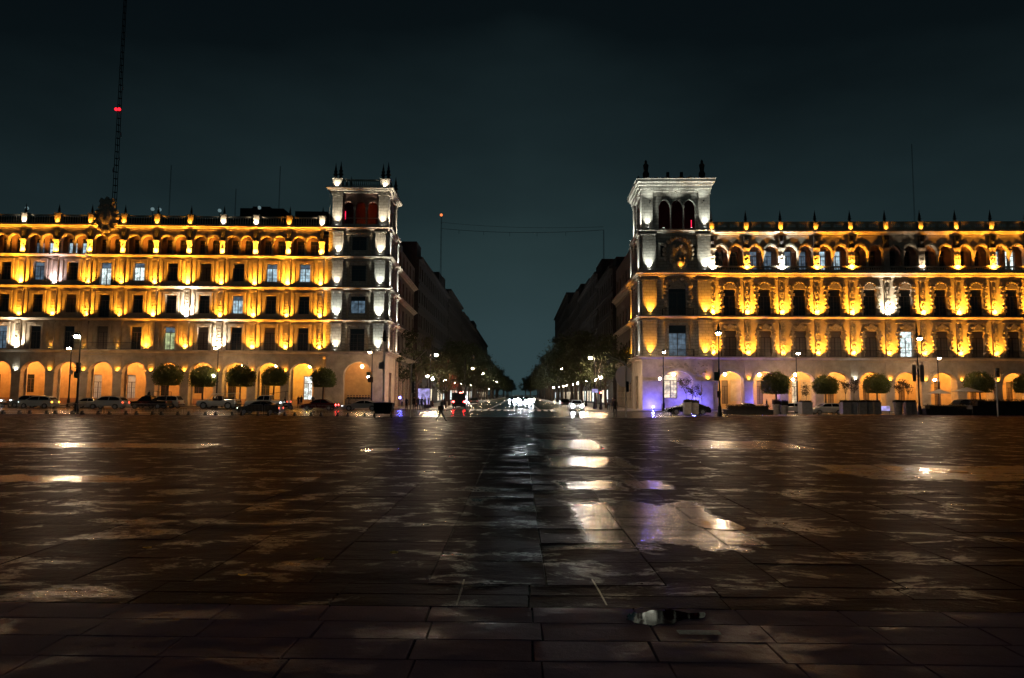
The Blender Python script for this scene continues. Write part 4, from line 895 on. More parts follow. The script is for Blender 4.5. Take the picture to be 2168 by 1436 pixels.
#==PART2==
# ------------------------------------------------------------------ street lamps
def post_mesh(h, arm, low, m):
    b = MB(); b.lathe(0, 0, [(.26, 0), (.26, .35), (.2, .45), (.2, .95), (.13, 1.1), (.1, 1.4), (.085, h*.55), (.11, h*.56), (.07, h*.6), (.05, h)], 8)
    if arm: b.tube([(0, 0, h), (arm*.35, 0, h+.28), (arm*.8, 0, h+.3), (arm, 0, h+.12)], .035)
    else: b.lathe(0, 0, [(.05, h), (.14, h+.08), (.05, h+.12)], 8)
    if low: b.tube([(0, 0, low+.25), (-.35, 0, low+.5), (-.5, 0, low+.3)], .028)
    return b.mesh('post', m)
def street_lamp(X, Y, h, label, arm=-.35, low=0, m='iron', glob='globe', r=.2, group='street lamps round the square', finial=0, z=0):
    o = thing('street_lamp', label, 'street lamp', (X, Y, z), 0, group)
    inst('post', cached(('post', round(h, 1), arm, low, m), lambda: post_mesh(h, arm, low, m)), o)
    def g(q): return MB().ball(0, 0, 0, q, n=12, m=8).mesh('globe', glob, True)
    inst('globe', cached(('gl', r, glob), lambda: g(r)), o, (arm, 0, h+.12-r if arm else h+.12+r))
    gz = h+.12-r if arm else h+.12+r
    inst('hood', cached(('hood', r), lambda: MB().lathe(0, 0, [(r*1.75, r*.05), (r*1.6, r*.35), (r*1.0, r*1.02), (.05, r*1.25)], 12).mesh('hood', 'iron', True)), o, (arm, 0, gz)) if arm or glob != 'globe_street' else None
    if low: inst('globe', cached(('gl', .17, 'globe'), lambda: MB().ball(0, 0, 0, .17, n=12, m=8).mesh('globe', 'globe', True)), o, (-.5, 0, low+.13))
    if finial: part('finial', MB().lathe(0, 0, [(.05, h), (.16, h+.3), (.09, h+.6), (.14, h+.8), (.02, h+finial)], 8), m, o)
    return o
def lamp_px(px, pyl, Y, label, **k):
    p = at(px, pyl, Y); arm = k.get('arm', -.35)
    r = k.get('r', .2); return street_lamp(p.x-arm, Y, p.z+r-.12 if arm else p.z-r-.12, label, **k)
lamp_px(162, 711, 65, 'tall dark lamp post with green base on the left plaza edge', m='pole_green', glob='globe_plaza', r=.24, arm=-.4)
lamp_px(146, 737, 92.5, 'thinner lamp post just left of the tall green based one', glob='globe_high', r=.2)
lamp_px(457, 737, 94.0, 'double lamp post between the second and third round trees on the left', low=4.2, glob='globe_high', r=.2)
lamp_px(783, 745, 93.8, 'double lamp post in front of the left tower arch', low=4.2, glob='globe_high', r=.22)
lamp_px(1521, 705, 71, 'tall dark lamp post with signs by the corner tower on the right', m='pole_green', glob='globe_plaza', r=.24, arm=.0, finial=1.4)
lamp_px(1406, 745, 93.8, 'double lamp post before the blue lit base of the right tower', low=4.2, glob='globe_high', r=.2, arm=.12)
lamp_px(1690, 748, 93.8, 'double lamp post right of the first round tree on the right', low=4.2, glob='globe_high', r=.2, arm=.3)
lamp_px(1947, 716, 84, 'tall dark lamp post with pale banners among the planters', m='iron', glob='globe_plaza', r=.24, arm=.35, finial=1.9)
lamp_px(1988, 758, 93.8, 'double lamp post beside the pale cafe parasol', low=4.3, glob='globe_high', r=.2, arm=.2)
lamp_px(924, 751, 104, 'nearest tall lamp on the left side of the avenue', glob='globe_plaza', r=.26, arm=.9)
lamp_px(1250, 757, 104, 'nearest tall lamp on the right side of the avenue', glob='globe_plaza', r=.26, arm=-.6)
street_lamp(at(905, 798, 99).x, 99, 4.3, 'low globe lamp at the left corner of the avenue', arm=0, r=.22, glob='globe_high')
street_lamp(at(1272, 805, 99).x, 99, 4.3, 'low globe lamp at the right corner of the avenue', arm=0, r=.22, glob='globe_high')
NTH = ['first', 'second', 'third', 'fourth', 'fifth', 'sixth', 'seventh', 'eighth', 'ninth', 'tenth', 'eleventh', 'twelfth', 'thirteenth', 'fourteenth', 'fifteenth', 'sixteenth']
for i in range(10):
    Y = 146+i*40
    for s_, X in ((-1, -11.2), (1, 10.2)):
        street_lamp(X, Y, 7.8, ('%s tall kerb lamp beyond the nearest one, %s side of the avenue' % (NTH[i], 'left' if s_ < 0 else 'right')) if i < 5 else 'tiny distant tall lamp far down the %s kerb of the avenue' % ('left' if s_ < 0 else 'right'), arm=-s_*1.4, glob='globe_street', r=.3, group='tall lamps down the %s side of the avenue' % ('left' if s_ < 0 else 'right'))
for i in range(13):
    Y = 114+i*17
    for s_, X in ((-1, -14.0), (1, 12.4)):
        street_lamp(X+random.uniform(-.3, .3), Y, 4.2, ('%s low globe lamp past the corner on the %s pavement of the avenue' % (NTH[i], 'left' if s_ < 0 else 'right')) if i < 6 else 'tiny distant low globe lamp far down the %s pavement' % ('left' if s_ < 0 else 'right'), arm=0, glob='globe_street', r=.22, group='low globe lamps down the %s side of the avenue' % ('left' if s_ < 0 else 'right'))
# signs on posts
def signboard(px0, px1, py0, py1, Y, mname, label, name='sign', cat='sign', dy=-.12):
    a, b = at(px0, py0, Y+dy), at(px1, py1, Y+dy); w_, h = b.x-a.x, a.z-b.z
    return tag(inst(name, MB().box(-w_/2, w_/2, -.03, .03, -h/2, h/2).mesh(name, mname), None, ((a.x+b.x)/2, Y+dy, (a.z+b.z)/2)), label, cat)
signboard(157, 167, 787, 801, 65, 'sign_green', 'small green street sign on the tall left lamp post')
signboard(147, 154, 783, 793, 92.5, 'sign_pale', 'small pale sign on the thinner left lamp post')
signboard(1512, 1523, 788, 806, 71, 'sign_green', 'small green street sign on the tall lamp post by the right tower')
signboard(1518, 1526, 828, 842, 71, 'cloth_brown', 'brown notice plate low on the tall lamp post by the right tower')
signboard(776, 785, 788, 797, 93.8, 'sign_green', 'small green street sign on the lamp post by the left tower')
signboard(779, 790, 798, 810, 93.8, 'cloth_brown', 'brown plate under the green sign by the left tower')
signboard(1931, 1940, 772, 808, 84, 'cloth_pale', 'pale banner hanging left of the tall lamp post among planters', 'banner', 'banner')
signboard(1947, 1957, 772, 808, 84, 'cloth_pale', 'pale banner hanging right of the tall lamp post among planters', 'banner', 'banner')
# round pale sign on a curved pole, and signal poles
def signal_head(parent, loc, rz, lit, side=1):
    def f():
        b = MB(); b.box(-.17, .17, -.12, .12, 0, 1.0)
        for k in range(3): b.lathe(0, 0, [(0.001, 0), (.001, 0)], 3) if False else b.prism([(-.15, .14+k*.32), (.15, .14+k*.32), (.15, .16+k*.32), (-.15, .16+k*.32)], -.32, -.12)
        return b.mesh('signal_head', 'iron')
    h = inst('signal_head', cached('sigh', f), parent, loc, rz)
    for k, (mn, nm) in enumerate((('signal_green', 2), ('signal_yellow', 1), ('signal_red', 0))):
        m = mn if nm in lit else 'rubber'
        c = bpy.data.objects.new('lens', cached(('lens', m), lambda: MB().ball(0, 0, 0, .1, .05, .1, 10, 6).mesh('lens', m, True))); COL.objects.link(c); c.parent = h; c.location = (0, -.12, .18+k*.32)
    return h
def pole(name, label, X, Y, pts, r=.06, m='pole_pale', cat='signal pole'):
    o = thing(name, label, cat, (X, Y, 0)); part('pole', MB().tube([(p[0], 0, p[1]) for p in pts], r, 8), m, o); return o
Y = 62.0; p = at(871, 773, Y); e = at(903, 741, Y); o = pole('signal_pole', 'grey pole with slanting arm on the plaza edge left of the avenue', p.x, Y, [(0, 0), (0, p.z), (e.x-p.x, e.z)], .055)
signal_head(o, (.22, 0, at(877, 832, Y).z), math.pi/2, ())
Y = 66.5; p = at(1325, 768, Y); e = at(1281, 751, Y); o = pole('signal_pole', 'pale pole with curved arm on the right corner of the avenue', p.x, Y, [(0, 0), (0, p.z-.2), (-.15, p.z), (e.x-p.x, e.z)], .055)
part('round_sign', MB().prism([(.78*math.cos(2*math.pi*i/24), 1.02*math.sin(2*math.pi*i/24)) for i in range(24)], -.03, .03), 'sign_thin', o, loc=(-.2, .08, at(1320, 797, Y).z))
signal_head(o, (.12, .0, at(1328, 830, Y).z), math.pi/2, (1,))
Y = 96; p = at(1272, 812, Y); o = pole('traffic_light', 'red traffic light on a slim pole at the right corner', p.x, Y, [(0, 0), (0, 3.2)], .05, 'iron', 'traffic light')
signal_head(o, (0, -.1, at(1272, 832, Y).z-.8), 0, (0,)); part('lit_screen', MB().box(-1.2, -.4, -.1, 0, 2.4, 2.9), 'screen_lit', o)
Y = 118; p = at(1003, 758, Y); o = pole('traffic_light', 'traffic light with an amber glow hanging over the left of the avenue', at(985, 760, Y).x, Y, [(0, 0), (0, p.z), (p.x-at(985, 760, Y).x, p.z+.5)], .06, 'iron', 'traffic light')
signal_head(o, (p.x-at(985, 760, Y).x, -.1, p.z-.5), 0, (1,))
Y = 66; p = at(168, 779, 65); o = thing('traffic_light', 'traffic light fixed beside the tall left lamp post', 'traffic light', (p.x-.1, 65, p.z-.5)); signal_head(o, (0, 0, 0), math.pi/2, ()); part('mount', MB().box(-.35, -.15, -.03, .03, .5, .56), 'iron', o)
Y = 78; p = at(2109, 795, Y); o = pole('traffic_light', 'traffic light on a pale pole at the right edge by the hedge', p.x, Y, [(0, 0), (0, p.z+.3)], .07, 'pole_pale', 'traffic light'); signal_head(o, (.05, -.15, p.z-.2), 0, ())
Y = 70; p = at(815, 682, Y); o = pole('camera_mast', 'tall pale mast with dark camera head beside the black cart', p.x, Y, [(0, 0), (0, p.z)], .085, 'pole_pale', 'mast')
part('camera_head', MB().lathe(0, 0, [(.1, 0), (.22, .2), (.16, .9), (.05, 1.3)], 8), 'iron', o, loc=(0, 0, p.z-2.0)); part('control_box', MB().box(-.5, -.05, -.15, .15, 0, .75), 'planter_pale', o, loc=(0, 0, at(815, 782, Y).z))
part('bracket_arm', MB().box(-.35, .35, -.04, .04, 0, .08), 'iron', o, loc=(0, 0, p.z-1.6))
Y = 96; p = at(898, 812, Y); o = thing('lit_billboard', 'small bluish lit street screen near the left corner lamp', 'street screen', (p.x, Y, 0)); part('cabinet', MB().box(-.9, .9, -.1, .1, .5, 2.9).box(-.06, .06, -.05, .05, 0, .5), 'iron', o); part('screen', MB().box(-.8, .8, -.12, -.1, .6, 2.8), 'screen_lit', o)
# roof masts, antennas and wires
def mast(label, px, py0, py1, Y, r=.2, zb=None, name='antenna_mast', lit=None, rungs=10):
    a, b = at(px, py0, Y), at(px, py1, Y); zb = b.z if zb is None else zb; H = a.z-zb
    o = thing(name, label, 'antenna', (b.x, Y, zb)); q = MB()
    for k in range(3): an = 2.1*k; q.tube([(r*math.cos(an), r*math.sin(an), 0), (r*.5*math.cos(an), r*.5*math.sin(an), H)], r*.16, 4)
    part('mast', q, 'iron', o)
    q = MB()
    for i in range(rungs): z = H*i/rungs; rr = r*(1-.5*i/rungs); q.add([(rr*math.cos(2.1*k), rr*math.sin(2.1*k), z+dz) for dz in (0, r*.25) for k in range(3)], [(0, 1, 4, 3), (1, 2, 5, 4), (2, 0, 3, 5)])
    part('cross_ties', q, 'iron', o)['kind'] = 'stuff'; return o
o = mast('very tall slender mast with two red lamps behind the roof crest', 240, -40, 470, 118, .42, 27, rungs=40)
zz = at(243, 234, 118).z-27
for dx in (-.28, .28): part('red_lamp', MB().ball(0, 0, 0, .26, n=8, m=6), 'red_lamp', o, loc=(dx, -.5, zz))
for py, dx in ((78, .5), (148, -.3), (190, .4), (290, .5), (340, .4), (365, -.5)): part('aerial', MB().lathe(0, 0, [(.12, 0), (.16, .3), (.06, .9)], 6), 'planter_pale', o, loc=(dx, 0, at(240, py, 118).z-27))
for px, t, b_, L_ in ((357, 350, 470, 'short mast left of the roof lamps on the long left roof'), (497, 400, 470, 'faint short aerial on the left roof near the water tank house'), (590, 352, 455, 'thin black aerial on the roof house left of the tower'), (1937, 305, 480, 'faint tall aerial above the right building roof')):
    mast(L_, px, t, b_, 108, .1, 28, rungs=8)
o = mast('slim mast with an orange lamp on the dark roof left of the avenue', 933, 458, 560, 173, .22, 28.5); part('orange_lamp', MB().ball(0, 0, 0, .35, n=8, m=6), 'orange_lamp', o, loc=(0, -.3, at(933, 456, 173).z-28.5))
mast('slim mast on the dark roof right of the avenue', 1278, 487, 540, 150, .2, 27)
A, B = at(934, 484, 173), at(1278, 487, 150)
def wire(label, A, B, sag, r, drops=0):
    pts = []
    for i in range(25): t = i/24; q = A.lerp(B, t); pts.append((q.x, q.y, q.z-sag*4*t*(1-t)))
    mb = MB().tube(pts, r, 4)
    if drops:
        for i in range(3, 22, 4): p = pts[i]; mb.tube([p, (p[0], p[1], p[2]-.9)], r*.8, 4)
    return tag(part('wire', mb, 'iron', None), label, 'wire', 'wires across the avenue')
wire('sagging cable with hanging fittings strung high across the avenue', A, B, .8, .045, 1); wire('upper thin cable strung high across the avenue', A+Vector((0, 0, 1.6)), B+Vector((0, 0, .7)), .7, .03)
for px, py, L_ in ((57, 441, 'round roof lamp at the far left of the roof'), (323, 443, 'left one of the two close round roof lamps'), (338, 444, 'right one of the two close round roof lamps'), (465, 446, 'round roof lamp midway along the left roof'), (549, 440, 'round roof lamp in front of the roof house')):
    p = at(px, py, 103); o = thing('roof_lamp', L_, 'lamp', (p.x, 103, 26.3)); part('globe', MB().ball(0, 0, 0, .27, n=10, m=7), 'globe_off', o, loc=(0, 0, p.z-26.3)); part('stem', MB().lathe(0, 0, [(.05, 0), (.05, p.z-26.5)], 6), 'iron', o)

# ------------------------------------------------------------------ trees
def leaves(rg, pts, size, vs, fs):
    for c in pts:
        u = Vector((rg.gauss(0, 1), rg.gauss(0, 1), rg.gauss(0, 1))).normalized(); v = u.orthogonal().normalized()
        w_ = u.cross(v); s1 = size*rg.uniform(.6, 1.3); s2 = s1*.5; k = len(vs)
        a = rg.uniform(0, 6.28); d1 = v*math.cos(a)+w_*math.sin(a); d2 = u.cross(d1)
        vs += [tuple(c-d1*s1), tuple(c+d2*s2), tuple(c+d1*s1), tuple(c-d2*s2)]; fs.append((k, k+1, k+2, k+3))
def topiary_crown(seed):
    rg = random.Random(seed); vs = []; fs = []; P = []
    ph = [rg.uniform(0, 6.28) for _ in range(4)]
    for i in range(6500):
        d = Vector((rg.gauss(0, 1), rg.gauss(0, 1), rg.gauss(0, 1))).normalized()
        lump = 1+.09*math.sin(5*math.atan2(d.y, d.x)+ph[0])*math.cos(3*d.z+ph[1])+.06*math.sin(11*math.atan2(d.y, d.x)+ph[2]+6*d.z)
        r = lump*(1+rg.gauss(-.06, .085)+.09*math.sin(17*d.x+ph[3])*math.sin(15*d.y)*math.cos(13*d.z))
        z = d.z*r*.92; z = max(z, -.62+rg.uniform(-.06, .04)); P.append(Vector((d.x*r, d.y*r, z)))
    leaves(rg, P, .06, vs, fs); mb = MB(); mb.add(vs, fs, 0)
    mb.ball(0, 0, .06, .68, .68, .56, 14, 10, 0)
    return mb.mesh('crown', 'leaf_topiary')
def topiary(px, py, dia, Y, label, k):
    c = at(px, py, Y); r = dia/2*Y/FPX
    o = thing('round_tree', label, 'tree', (c.x, Y, 0), random.uniform(0, 6), 'clipped round trees in front of the facades')
    inst('crown', cached(('top', k % 4), lambda: topiary_crown(k % 4)), o, (0, 0, c.z), sc_=r*1.04)
    part('trunk', MB().tube([(0, 0, -.05), (.06, .03, c.z*.4), (0, 0, c.z-.3*r)], .13, 8, .09), 'bark', o)
    part('tree_grate', MB().box(-.6, .6, -.6, .6, 0, .03), 'iron', o)
ORD = ['first', 'second', 'third', 'fourth', 'fifth']
for i, (px, py, d) in enumerate(((356, 797, 53), (431, 801, 51), (510, 800, 53), (581, 800, 47), (685, 803, 47))):
    topiary(px, py, d, 94.2, ['clipped round tree furthest left, behind the black truck', 'clipped round tree left of the double lamp post, behind the open jeep', 'clipped round tree right of the double lamp post on the left', 'clipped round tree behind the white pickup under a lantern', 'clipped round tree nearest the left tower, brightly lit yellow green'][i], i)
for i, (px, py, d) in enumerate(((1642, 815, 54), (1748, 818, 46), (1856, 816, 46), (2073, 813, 50), (2172, 816, 44))):
    topiary(px, py, d, 92.0, ['largest clipped round tree on the right, nearest the corner tower', 'clipped round tree above the white hatchback', 'clipped round tree left of the tall bannered lamp post', 'clipped round tree above the dark car on the right', 'clipped round tree cut by the right edge of the photo'][i], i+1)
def street_tree_mesh(seed, H=13.5):
    rg = random.Random(seed); vs = []; fs = []; P = []; limbs = MB()
    limbs.tube([(0, 0, -.1), (.15, .1, H*.14), (rg.uniform(-.4, .4), rg.uniform(-.3, .3), H*.36)], .3, 8, .2)
    for i in range(34):
        a = rg.uniform(0, 6.28); t = rg.random(); z = H*(.36+.60*t); rr = (2.6+2.2*math.sin(math.pi*min(1, t*1.05)))*rg.uniform(.35, 1)
        c = Vector((rr*math.cos(a), rr*math.sin(a), z)); s = rg.uniform(.7, 1.5)
        if i < 9: limbs.tube([(0, 0, H*(.2+.16*rg.random())), (c.x*.4, c.y*.4, z*.55+H*.15), tuple(c)], .11, 5, .03)
        for _ in range(85):
            d = Vector((rg.gauss(0, 1), rg.gauss(0, 1), rg.gauss(0, .75))); P.append(c+d*s*.5)
    leaves(rg, P, .24, vs, fs)
    return MB().add(vs, fs).mesh('crown', 'leaf_street'), limbs.mesh('trunk', 'bark')
def street_tree(X, Y, k, label, group, s=1.0, sz=1.0):
    o = thing('street_tree', label, 'tree', (X, Y, 0), k*1.7, group); c, t = cached(('st', k % 5), lambda: street_tree_mesh(40+k % 5))
    inst('crown', c, o, sc_=(s, s, s*sz)); inst('trunk', t, o, sc_=(s, s, s*sz))
street_tree(at(882, 800, 112).x, 112, 0, 'large dark tree beside the left tower wing', 'trees lining the avenue', .95, 1.0)
street_tree(at(945, 800, 103).x, 103, 1, 'small bright green tree under the nearest left lamp', 'trees lining the avenue', .42, 1.05)
street_tree(at(1005, 800, 118).x+.5, 122, 4, 'slim lit tree behind the red lit truck', 'trees lining the avenue', .5, 1.1)
street_tree(at(1290, 760, 108).x, 112, 2, 'large dark tree beside the right tower wing', 'trees lining the avenue', .9, 1.0)
street_tree(at(1255, 800, 107).x+.3, 106, 3, 'tree with pale lit trunk at the right corner', 'trees lining the avenue', .62, 1.05)
n = 0
for i in range(30):
    Y = 124+i*10.5
    for s_ in (-1, 1):
        X = (-12.6 if s_ < 0 else 11.0)+random.uniform(-.8, .8); n += 1
        street_tree(X, Y+random.uniform(-2, 2), n+i, ('%s dark street tree of the regular row on the %s side of the avenue' % (NTH[i], 'left' if s_ < 0 else 'right')) if i < 8 else 'distant tree merging into the dark row on the %s side of the avenue' % ('left' if s_ < 0 else 'right'), 'row of trees along the %s side of the avenue' % ('left' if s_ < 0 else 'right'), random.uniform(.9, 1.25)*(1 if Y > 150 else .85))

for i in range(14):
    s_ = -1 if i % 2 else 1; street_tree(s_*(4.5+random.random()*6)-.5, 455+i*9, i, 'dark tree among those closing off the far end of the avenue', 'trees at the far end of the avenue', random.uniform(.95, 1.2))
# ------------------------------------------------------------------ vehicles (front towards -x)
CARS = {
 'hatch': dict(L=4.0, W=1.68, body=[(0, .35), (.02, .68), (.25, .80), (1.05, .95), (3.75, .98), (3.98, .80), (4.0, .35)], cab=[(.85, .94), (1.55, 1.40), (2.0, 1.47), (3.1, 1.46), (3.55, 1.32), (3.9, .97)], wh=(.78, 3.22), r=.30),
 'sedan': dict(L=4.5, W=1.74, body=[(0, .35), (.02, .62), (.3, .78), (1.25, .92), (3.6, .96), (4.3, .94), (4.48, .78), (4.5, .35)], cab=[(1.1, .91), (1.85, 1.36), (2.4, 1.43), (3.0, 1.40), (3.85, .95)], wh=(.85, 3.65), r=.31),
 'coupe': dict(L=4.6, W=1.8, body=[(0, .35), (.03, .60), (.4, .76), (1.4, .88), (3.4, .94), (4.35, .90), (4.58, .72), (4.6, .35)], cab=[(1.2, .87), (2.05, 1.28), (2.6, 1.36), (3.1, 1.32), (4.2, .92)], wh=(.88, 3.72), r=.33),
 'suv': dict(L=4.7, W=1.9, body=[(0, .45), (.0, .85), (.2, 1.02), (1.2, 1.12), (4.5, 1.15), (4.68, .95), (4.7, .45)], cab=[(1.1, 1.1), (1.6, 1.68), (2.1, 1.80), (4.2, 1.78), (4.6, 1.14)], wh=(.9, 3.75), r=.38),
 'pickup': dict(L=5.2, W=1.86, body=[(0, .5), (.0, .9), (.25, 1.04), (1.35, 1.12), (3.15, 1.13), (3.16, 1.12), (5.15, 1.12), (5.2, .5)], cab=[(1.2, 1.1), (1.75, 1.68), (2.1, 1.76), (3.0, 1.74), (3.12, 1.12)], wh=(.95, 4.1), r=.38),
 'jeep': dict(L=4.6, W=1.8, body=[(0, .5), (.0, .9), (.2, 1.02), (1.3, 1.10), (1.35, 1.0), (3.0, 1.0), (3.05, 1.15), (4.55, 1.15), (4.6, .5)], cab=None, wh=(.85, 3.7), r=.42),
}
def car_meshes(st, paint):
    S = CARS[st]; L, W, r = S['L'], S['W'], S['r']; body = S['body']; zb = .24 if r < .36 else .36
    base = []
    for xw in reversed(S['wh']):                       # underside with wheel arches, from rear to front
        for i in range(7): a = math.pi*i/6; base.append((xw+(r+.07)*math.cos(a), max(zb, r+(r+.07)*math.sin(a)*1.0-.0)))
    prof = [(0, zb)] if False else []
    prof = list(body)+[(L-.04, zb)]+base+[(.04, zb)]
    n = len(prof); vs = []; hw = W/2; secs = [(-hw, .05), (-hw+.09, .0), (hw-.09, .0), (hw, .05)]
    for yy, ins in secs:
        for (x, z) in prof:
            xx = x+(ins*1.6 if x < L*.1 else (-ins*1.6 if x > L*.9 else 0)); zz = z-(ins if z > .55 else 0); vs.append((xx-L/2, yy, zz))
    fs = []
    for k in range(3):
        for i in range(n): j = (i+1) % n; fs.append((k*n+i, k*n+j, (k+1)*n+j, (k+1)*n+i))
    fs.append(tuple(range(n))[::-1]); fs.append(tuple(3*n+i for i in range(n)))
    out = {'body': MB().add(vs, fs).mesh('body', paint)}
    cab = S['cab']
    if cab:
        zt = max(p[1] for p in cab); z0 = cab[0][1]
        def yw(z, e=0): return hw-.10-.20*(z-z0)/(zt-z0)+e
        m = len(cab); cv = [(x-L/2, -yw(z), z) for x, z in cab]+[(x-L/2, yw(z), z) for x, z in cab]
        out['roof'] = MB().add(cv, [tuple(range(m)), tuple(range(2*m-1, m-1, -1))]+[(i, (i+1) % m, (i+1) % m+m, i+m) for i in range(m)][:m-1]).mesh('roof', paint)
        # side glass: two panes each side, windscreen and rear window, 6 mm proud
        def inset(xa, xb):
            top = []
            lo = z0+.06
            def roofz(x):
                for i in range(m-1):
                    if cab[i][0] <= x <= cab[i+1][0]: t = (x-cab[i][0])/(cab[i+1][0]-cab[i][0]+1e-6); return cab[i][1]+t*(cab[i+1][1]-cab[i][1])
                return lo
            P = [(xa, lo)]; K = 6
            for i in range(K+1): x = xa+(xb-xa)*i/K; P.append((x, max(lo+.01, roofz(x)-.09)))
            P.append((xb, lo)); return P
        x0, x1 = cab[0][0]+.3, cab[-1][0]-(.3 if st != 'pickup' else .12); xm = (x0+x1)/2+.05
        for nm, (xa, xb) in (('side_window', (x0, xm-.04)), ('rear_side_window', (xm+.04, x1))):
            g = MB(); P = inset(xa, xb)
            for s_ in (-1, 1): g.add([(x-L/2, s_*yw(z, .006), z) for x, z in P], [tuple(range(len(P))) if s_ < 0 else tuple(range(len(P)-1, -1, -1))])
            out[nm] = g.mesh('side_window', 'car_glass')
        a, b = Vector((cab[0][0], 0, cab[0][1])), Vector((cab[1][0], 0, cab[1][1])); nn = Vector((-(b.z-a.z), 0, b.x-a.x)).normalized()*.008
        a2, b2 = a.lerp(b, .1)+nn, a.lerp(b, .9)+nn; out['windscreen'] = MB().quad((a2.x-L/2, -yw(a2.z)+.08, a2.z), (a2.x-L/2, yw(a2.z)-.08, a2.z), (b2.x-L/2, yw(b2.z)-.08, b2.z), (b2.x-L/2, -yw(b2.z)+.08, b2.z)).mesh('windscreen', 'car_glass')
        a, b = Vector((cab[-1][0], 0, cab[-1][1])), Vector((cab[-2][0], 0, cab[-2][1])); nn = Vector(((b.z-a.z), 0, -(b.x-a.x))).normalized()*.008
        a2, b2 = a.lerp(b, .1)+nn, a.lerp(b, .9)+nn; out['rear_window'] = MB().quad((a2.x-L/2, -yw(a2.z)+.08, a2.z), (a2.x-L/2, yw(a2.z)-.08, a2.z), (b2.x-L/2, yw(b2.z)-.08, b2.z), (b2.x-L/2, -yw(b2.z)+.08, b2.z)).mesh('rear_window', 'car_glass')
    q = MB(); q.box(-L/2-.05, -L/2+.12, -hw+.06, hw-.06, zb+.06, zb+.26); out['front_bumper'] = q.mesh('front_bumper', paint if st in ('hatch', 'sedan', 'coupe') else 'iron')
    q = MB(); q.box(L/2-.12, L/2+.05, -hw+.06, hw-.06, zb+.08, zb+.28); out['rear_bumper'] = q.mesh('rear_bumper', paint if st in ('hatch', 'sedan', 'coupe') else 'iron')
    q = MB()
    for s_ in (-1, 1): q.box(-L/2+L*.27, -L/2+L*.27+.16, s_*(hw+.02)-.06, s_*(hw+.02)+.06, body[3][1], body[3][1]+.13)
    out['mirrors'] = q.mesh('wing_mirrors', paint)
    return out
def wheel_meshes(r):
    t = MB(); n = 18; vs = []; fs = []; prof = [(r*.62, -.1), (r*.9, -.11), (r, -.07), (r, .07), (r*.9, .11), (r*.62, .1)]
    for q, yy in prof:
        for i in range(n): a = 2*math.pi*i/n; vs.append((q*math.cos(a), yy, q*math.sin(a)))
    for j in range(len(prof)-1):
        for i in range(n): fs.append((j*n+i, (j+1)*n+i, (j+1)*n+(i+1) % n, j*n+(i+1) % n))
    t.add(vs, fs); rm = MB(); vs = [(r*.64*math.cos(2*math.pi*i/n), yy, r*.64*math.sin(2*math.pi*i/n)) for yy in (-.085, .085) for i in range(n)]
    rm.add(vs, [tuple(range(n)), tuple(range(2*n-1, n-1, -1))]); 
    for i in range(5): a = 2*math.pi*i/5; rm.box(-.03, .03, -.1, .1, .03, r*.6) if i == 0 else rm.add([(x*math.cos(a)+z*math.sin(a), yy, -x*math.sin(a)+z*math.cos(a)) for yy in (-.1, .1) for x, z in ((-.03, .03), (.03, .03), (.03, r*.6), (-.03, r*.6))], [(0, 1, 2, 3), (7, 6, 5, 4), (0, 4, 5, 1), (1, 5, 6, 2), (2, 6, 7, 3), (3, 7, 4, 0)])
    return t.mesh('tyre', 'rubber'), rm.mesh('rim', 'rim')
def car(st, paint, X, Y, rz, label, group=None, head='head_off', tail='tail_off', z=-.1, s=1., name=None, cat='car'):
    S = CARS[st]; L, W, r = S['L'], S['W'], S['r']; o = thing(name or {'hatch': 'hatchback_car', 'sedan': 'sedan_car', 'coupe': 'coupe_car', 'suv': 'suv_car', 'pickup': 'pickup_truck', 'jeep': 'open_jeep'}[st], label, cat, (X, Y, z), rz, group, s)
    for nm, me in cached(('car', st, paint), lambda: car_meshes(st, 'paint_'+paint)).items(): inst(nm, me, o)
    ty, ri = cached(('wheel', r), lambda: wheel_meshes(r))
    for xw in S['wh']:
        for s_ in (-1, 1):
            w_ = bpy.data.objects.new('wheel', ty); COL.objects.link(w_); w_.parent = o; w_.location = (xw-L/2, s_*(W/2-.12), r)
            c = bpy.data.objects.new('rim', ri); COL.objects.link(c); c.parent = w_
    zl = S['body'][1][1]-.03; big = head in ('head_on', 'head_near')
    for s_ in (-1, 1):
        inst('headlight', cached(('hl', head), lambda: MB().ball(0, 0, 0, .07, .17 if not big else .17, .09 if not big else .17, 10, 6).mesh('headlight', head, True)), o, (-L/2+.04, s_*(W/2-.27), zl+.02))
        inst('taillight', cached(('tl', tail), lambda: MB().ball(0, 0, 0, .07, .16, .11, 10, 6).mesh('taillight', tail, True)), o, (L/2-.02, s_*(W/2-.2), zl+.1))
    return o
CY = lambda px0, px1, Y: at((px0+px1)/2, 855, Y).x
G1 = 'cars in front of the left building'
def spanscale(st, px0, px1, Y): return ((px1-px0)*Y/FPX)/CARS[st]['L']
def carpx(st, paint, px0, px1, Y, label, **k): return car(st, paint, CY(px0, px1, Y), Y, 0, label, s=min(1.12, max(.9, spanscale(st, px0, px1, Y))), **k)
carpx('hatch', 'white', 46, 118, 88.2, 'white hatchback with one headlight on, leftmost moving car', group=G1, head='head_dim', tail='amber')
carpx('suv', 'grey', 30, 92, 91.6, 'grey car parked behind the leftmost white hatchback', group=G1)
carpx('hatch', 'silver', 190, 268, 86.6, 'silver hatchback right behind the tall green based lamp post', group=G1, tail='tail_dim')
carpx('sedan', 'grey', 153, 222, 91.4, 'grey car parked behind the silver hatchback', group=G1)
o = carpx('pickup', 'black', 278, 358, 89.5, 'black police pickup with a person standing in the back', group=G1, cat='truck')
q = MB()
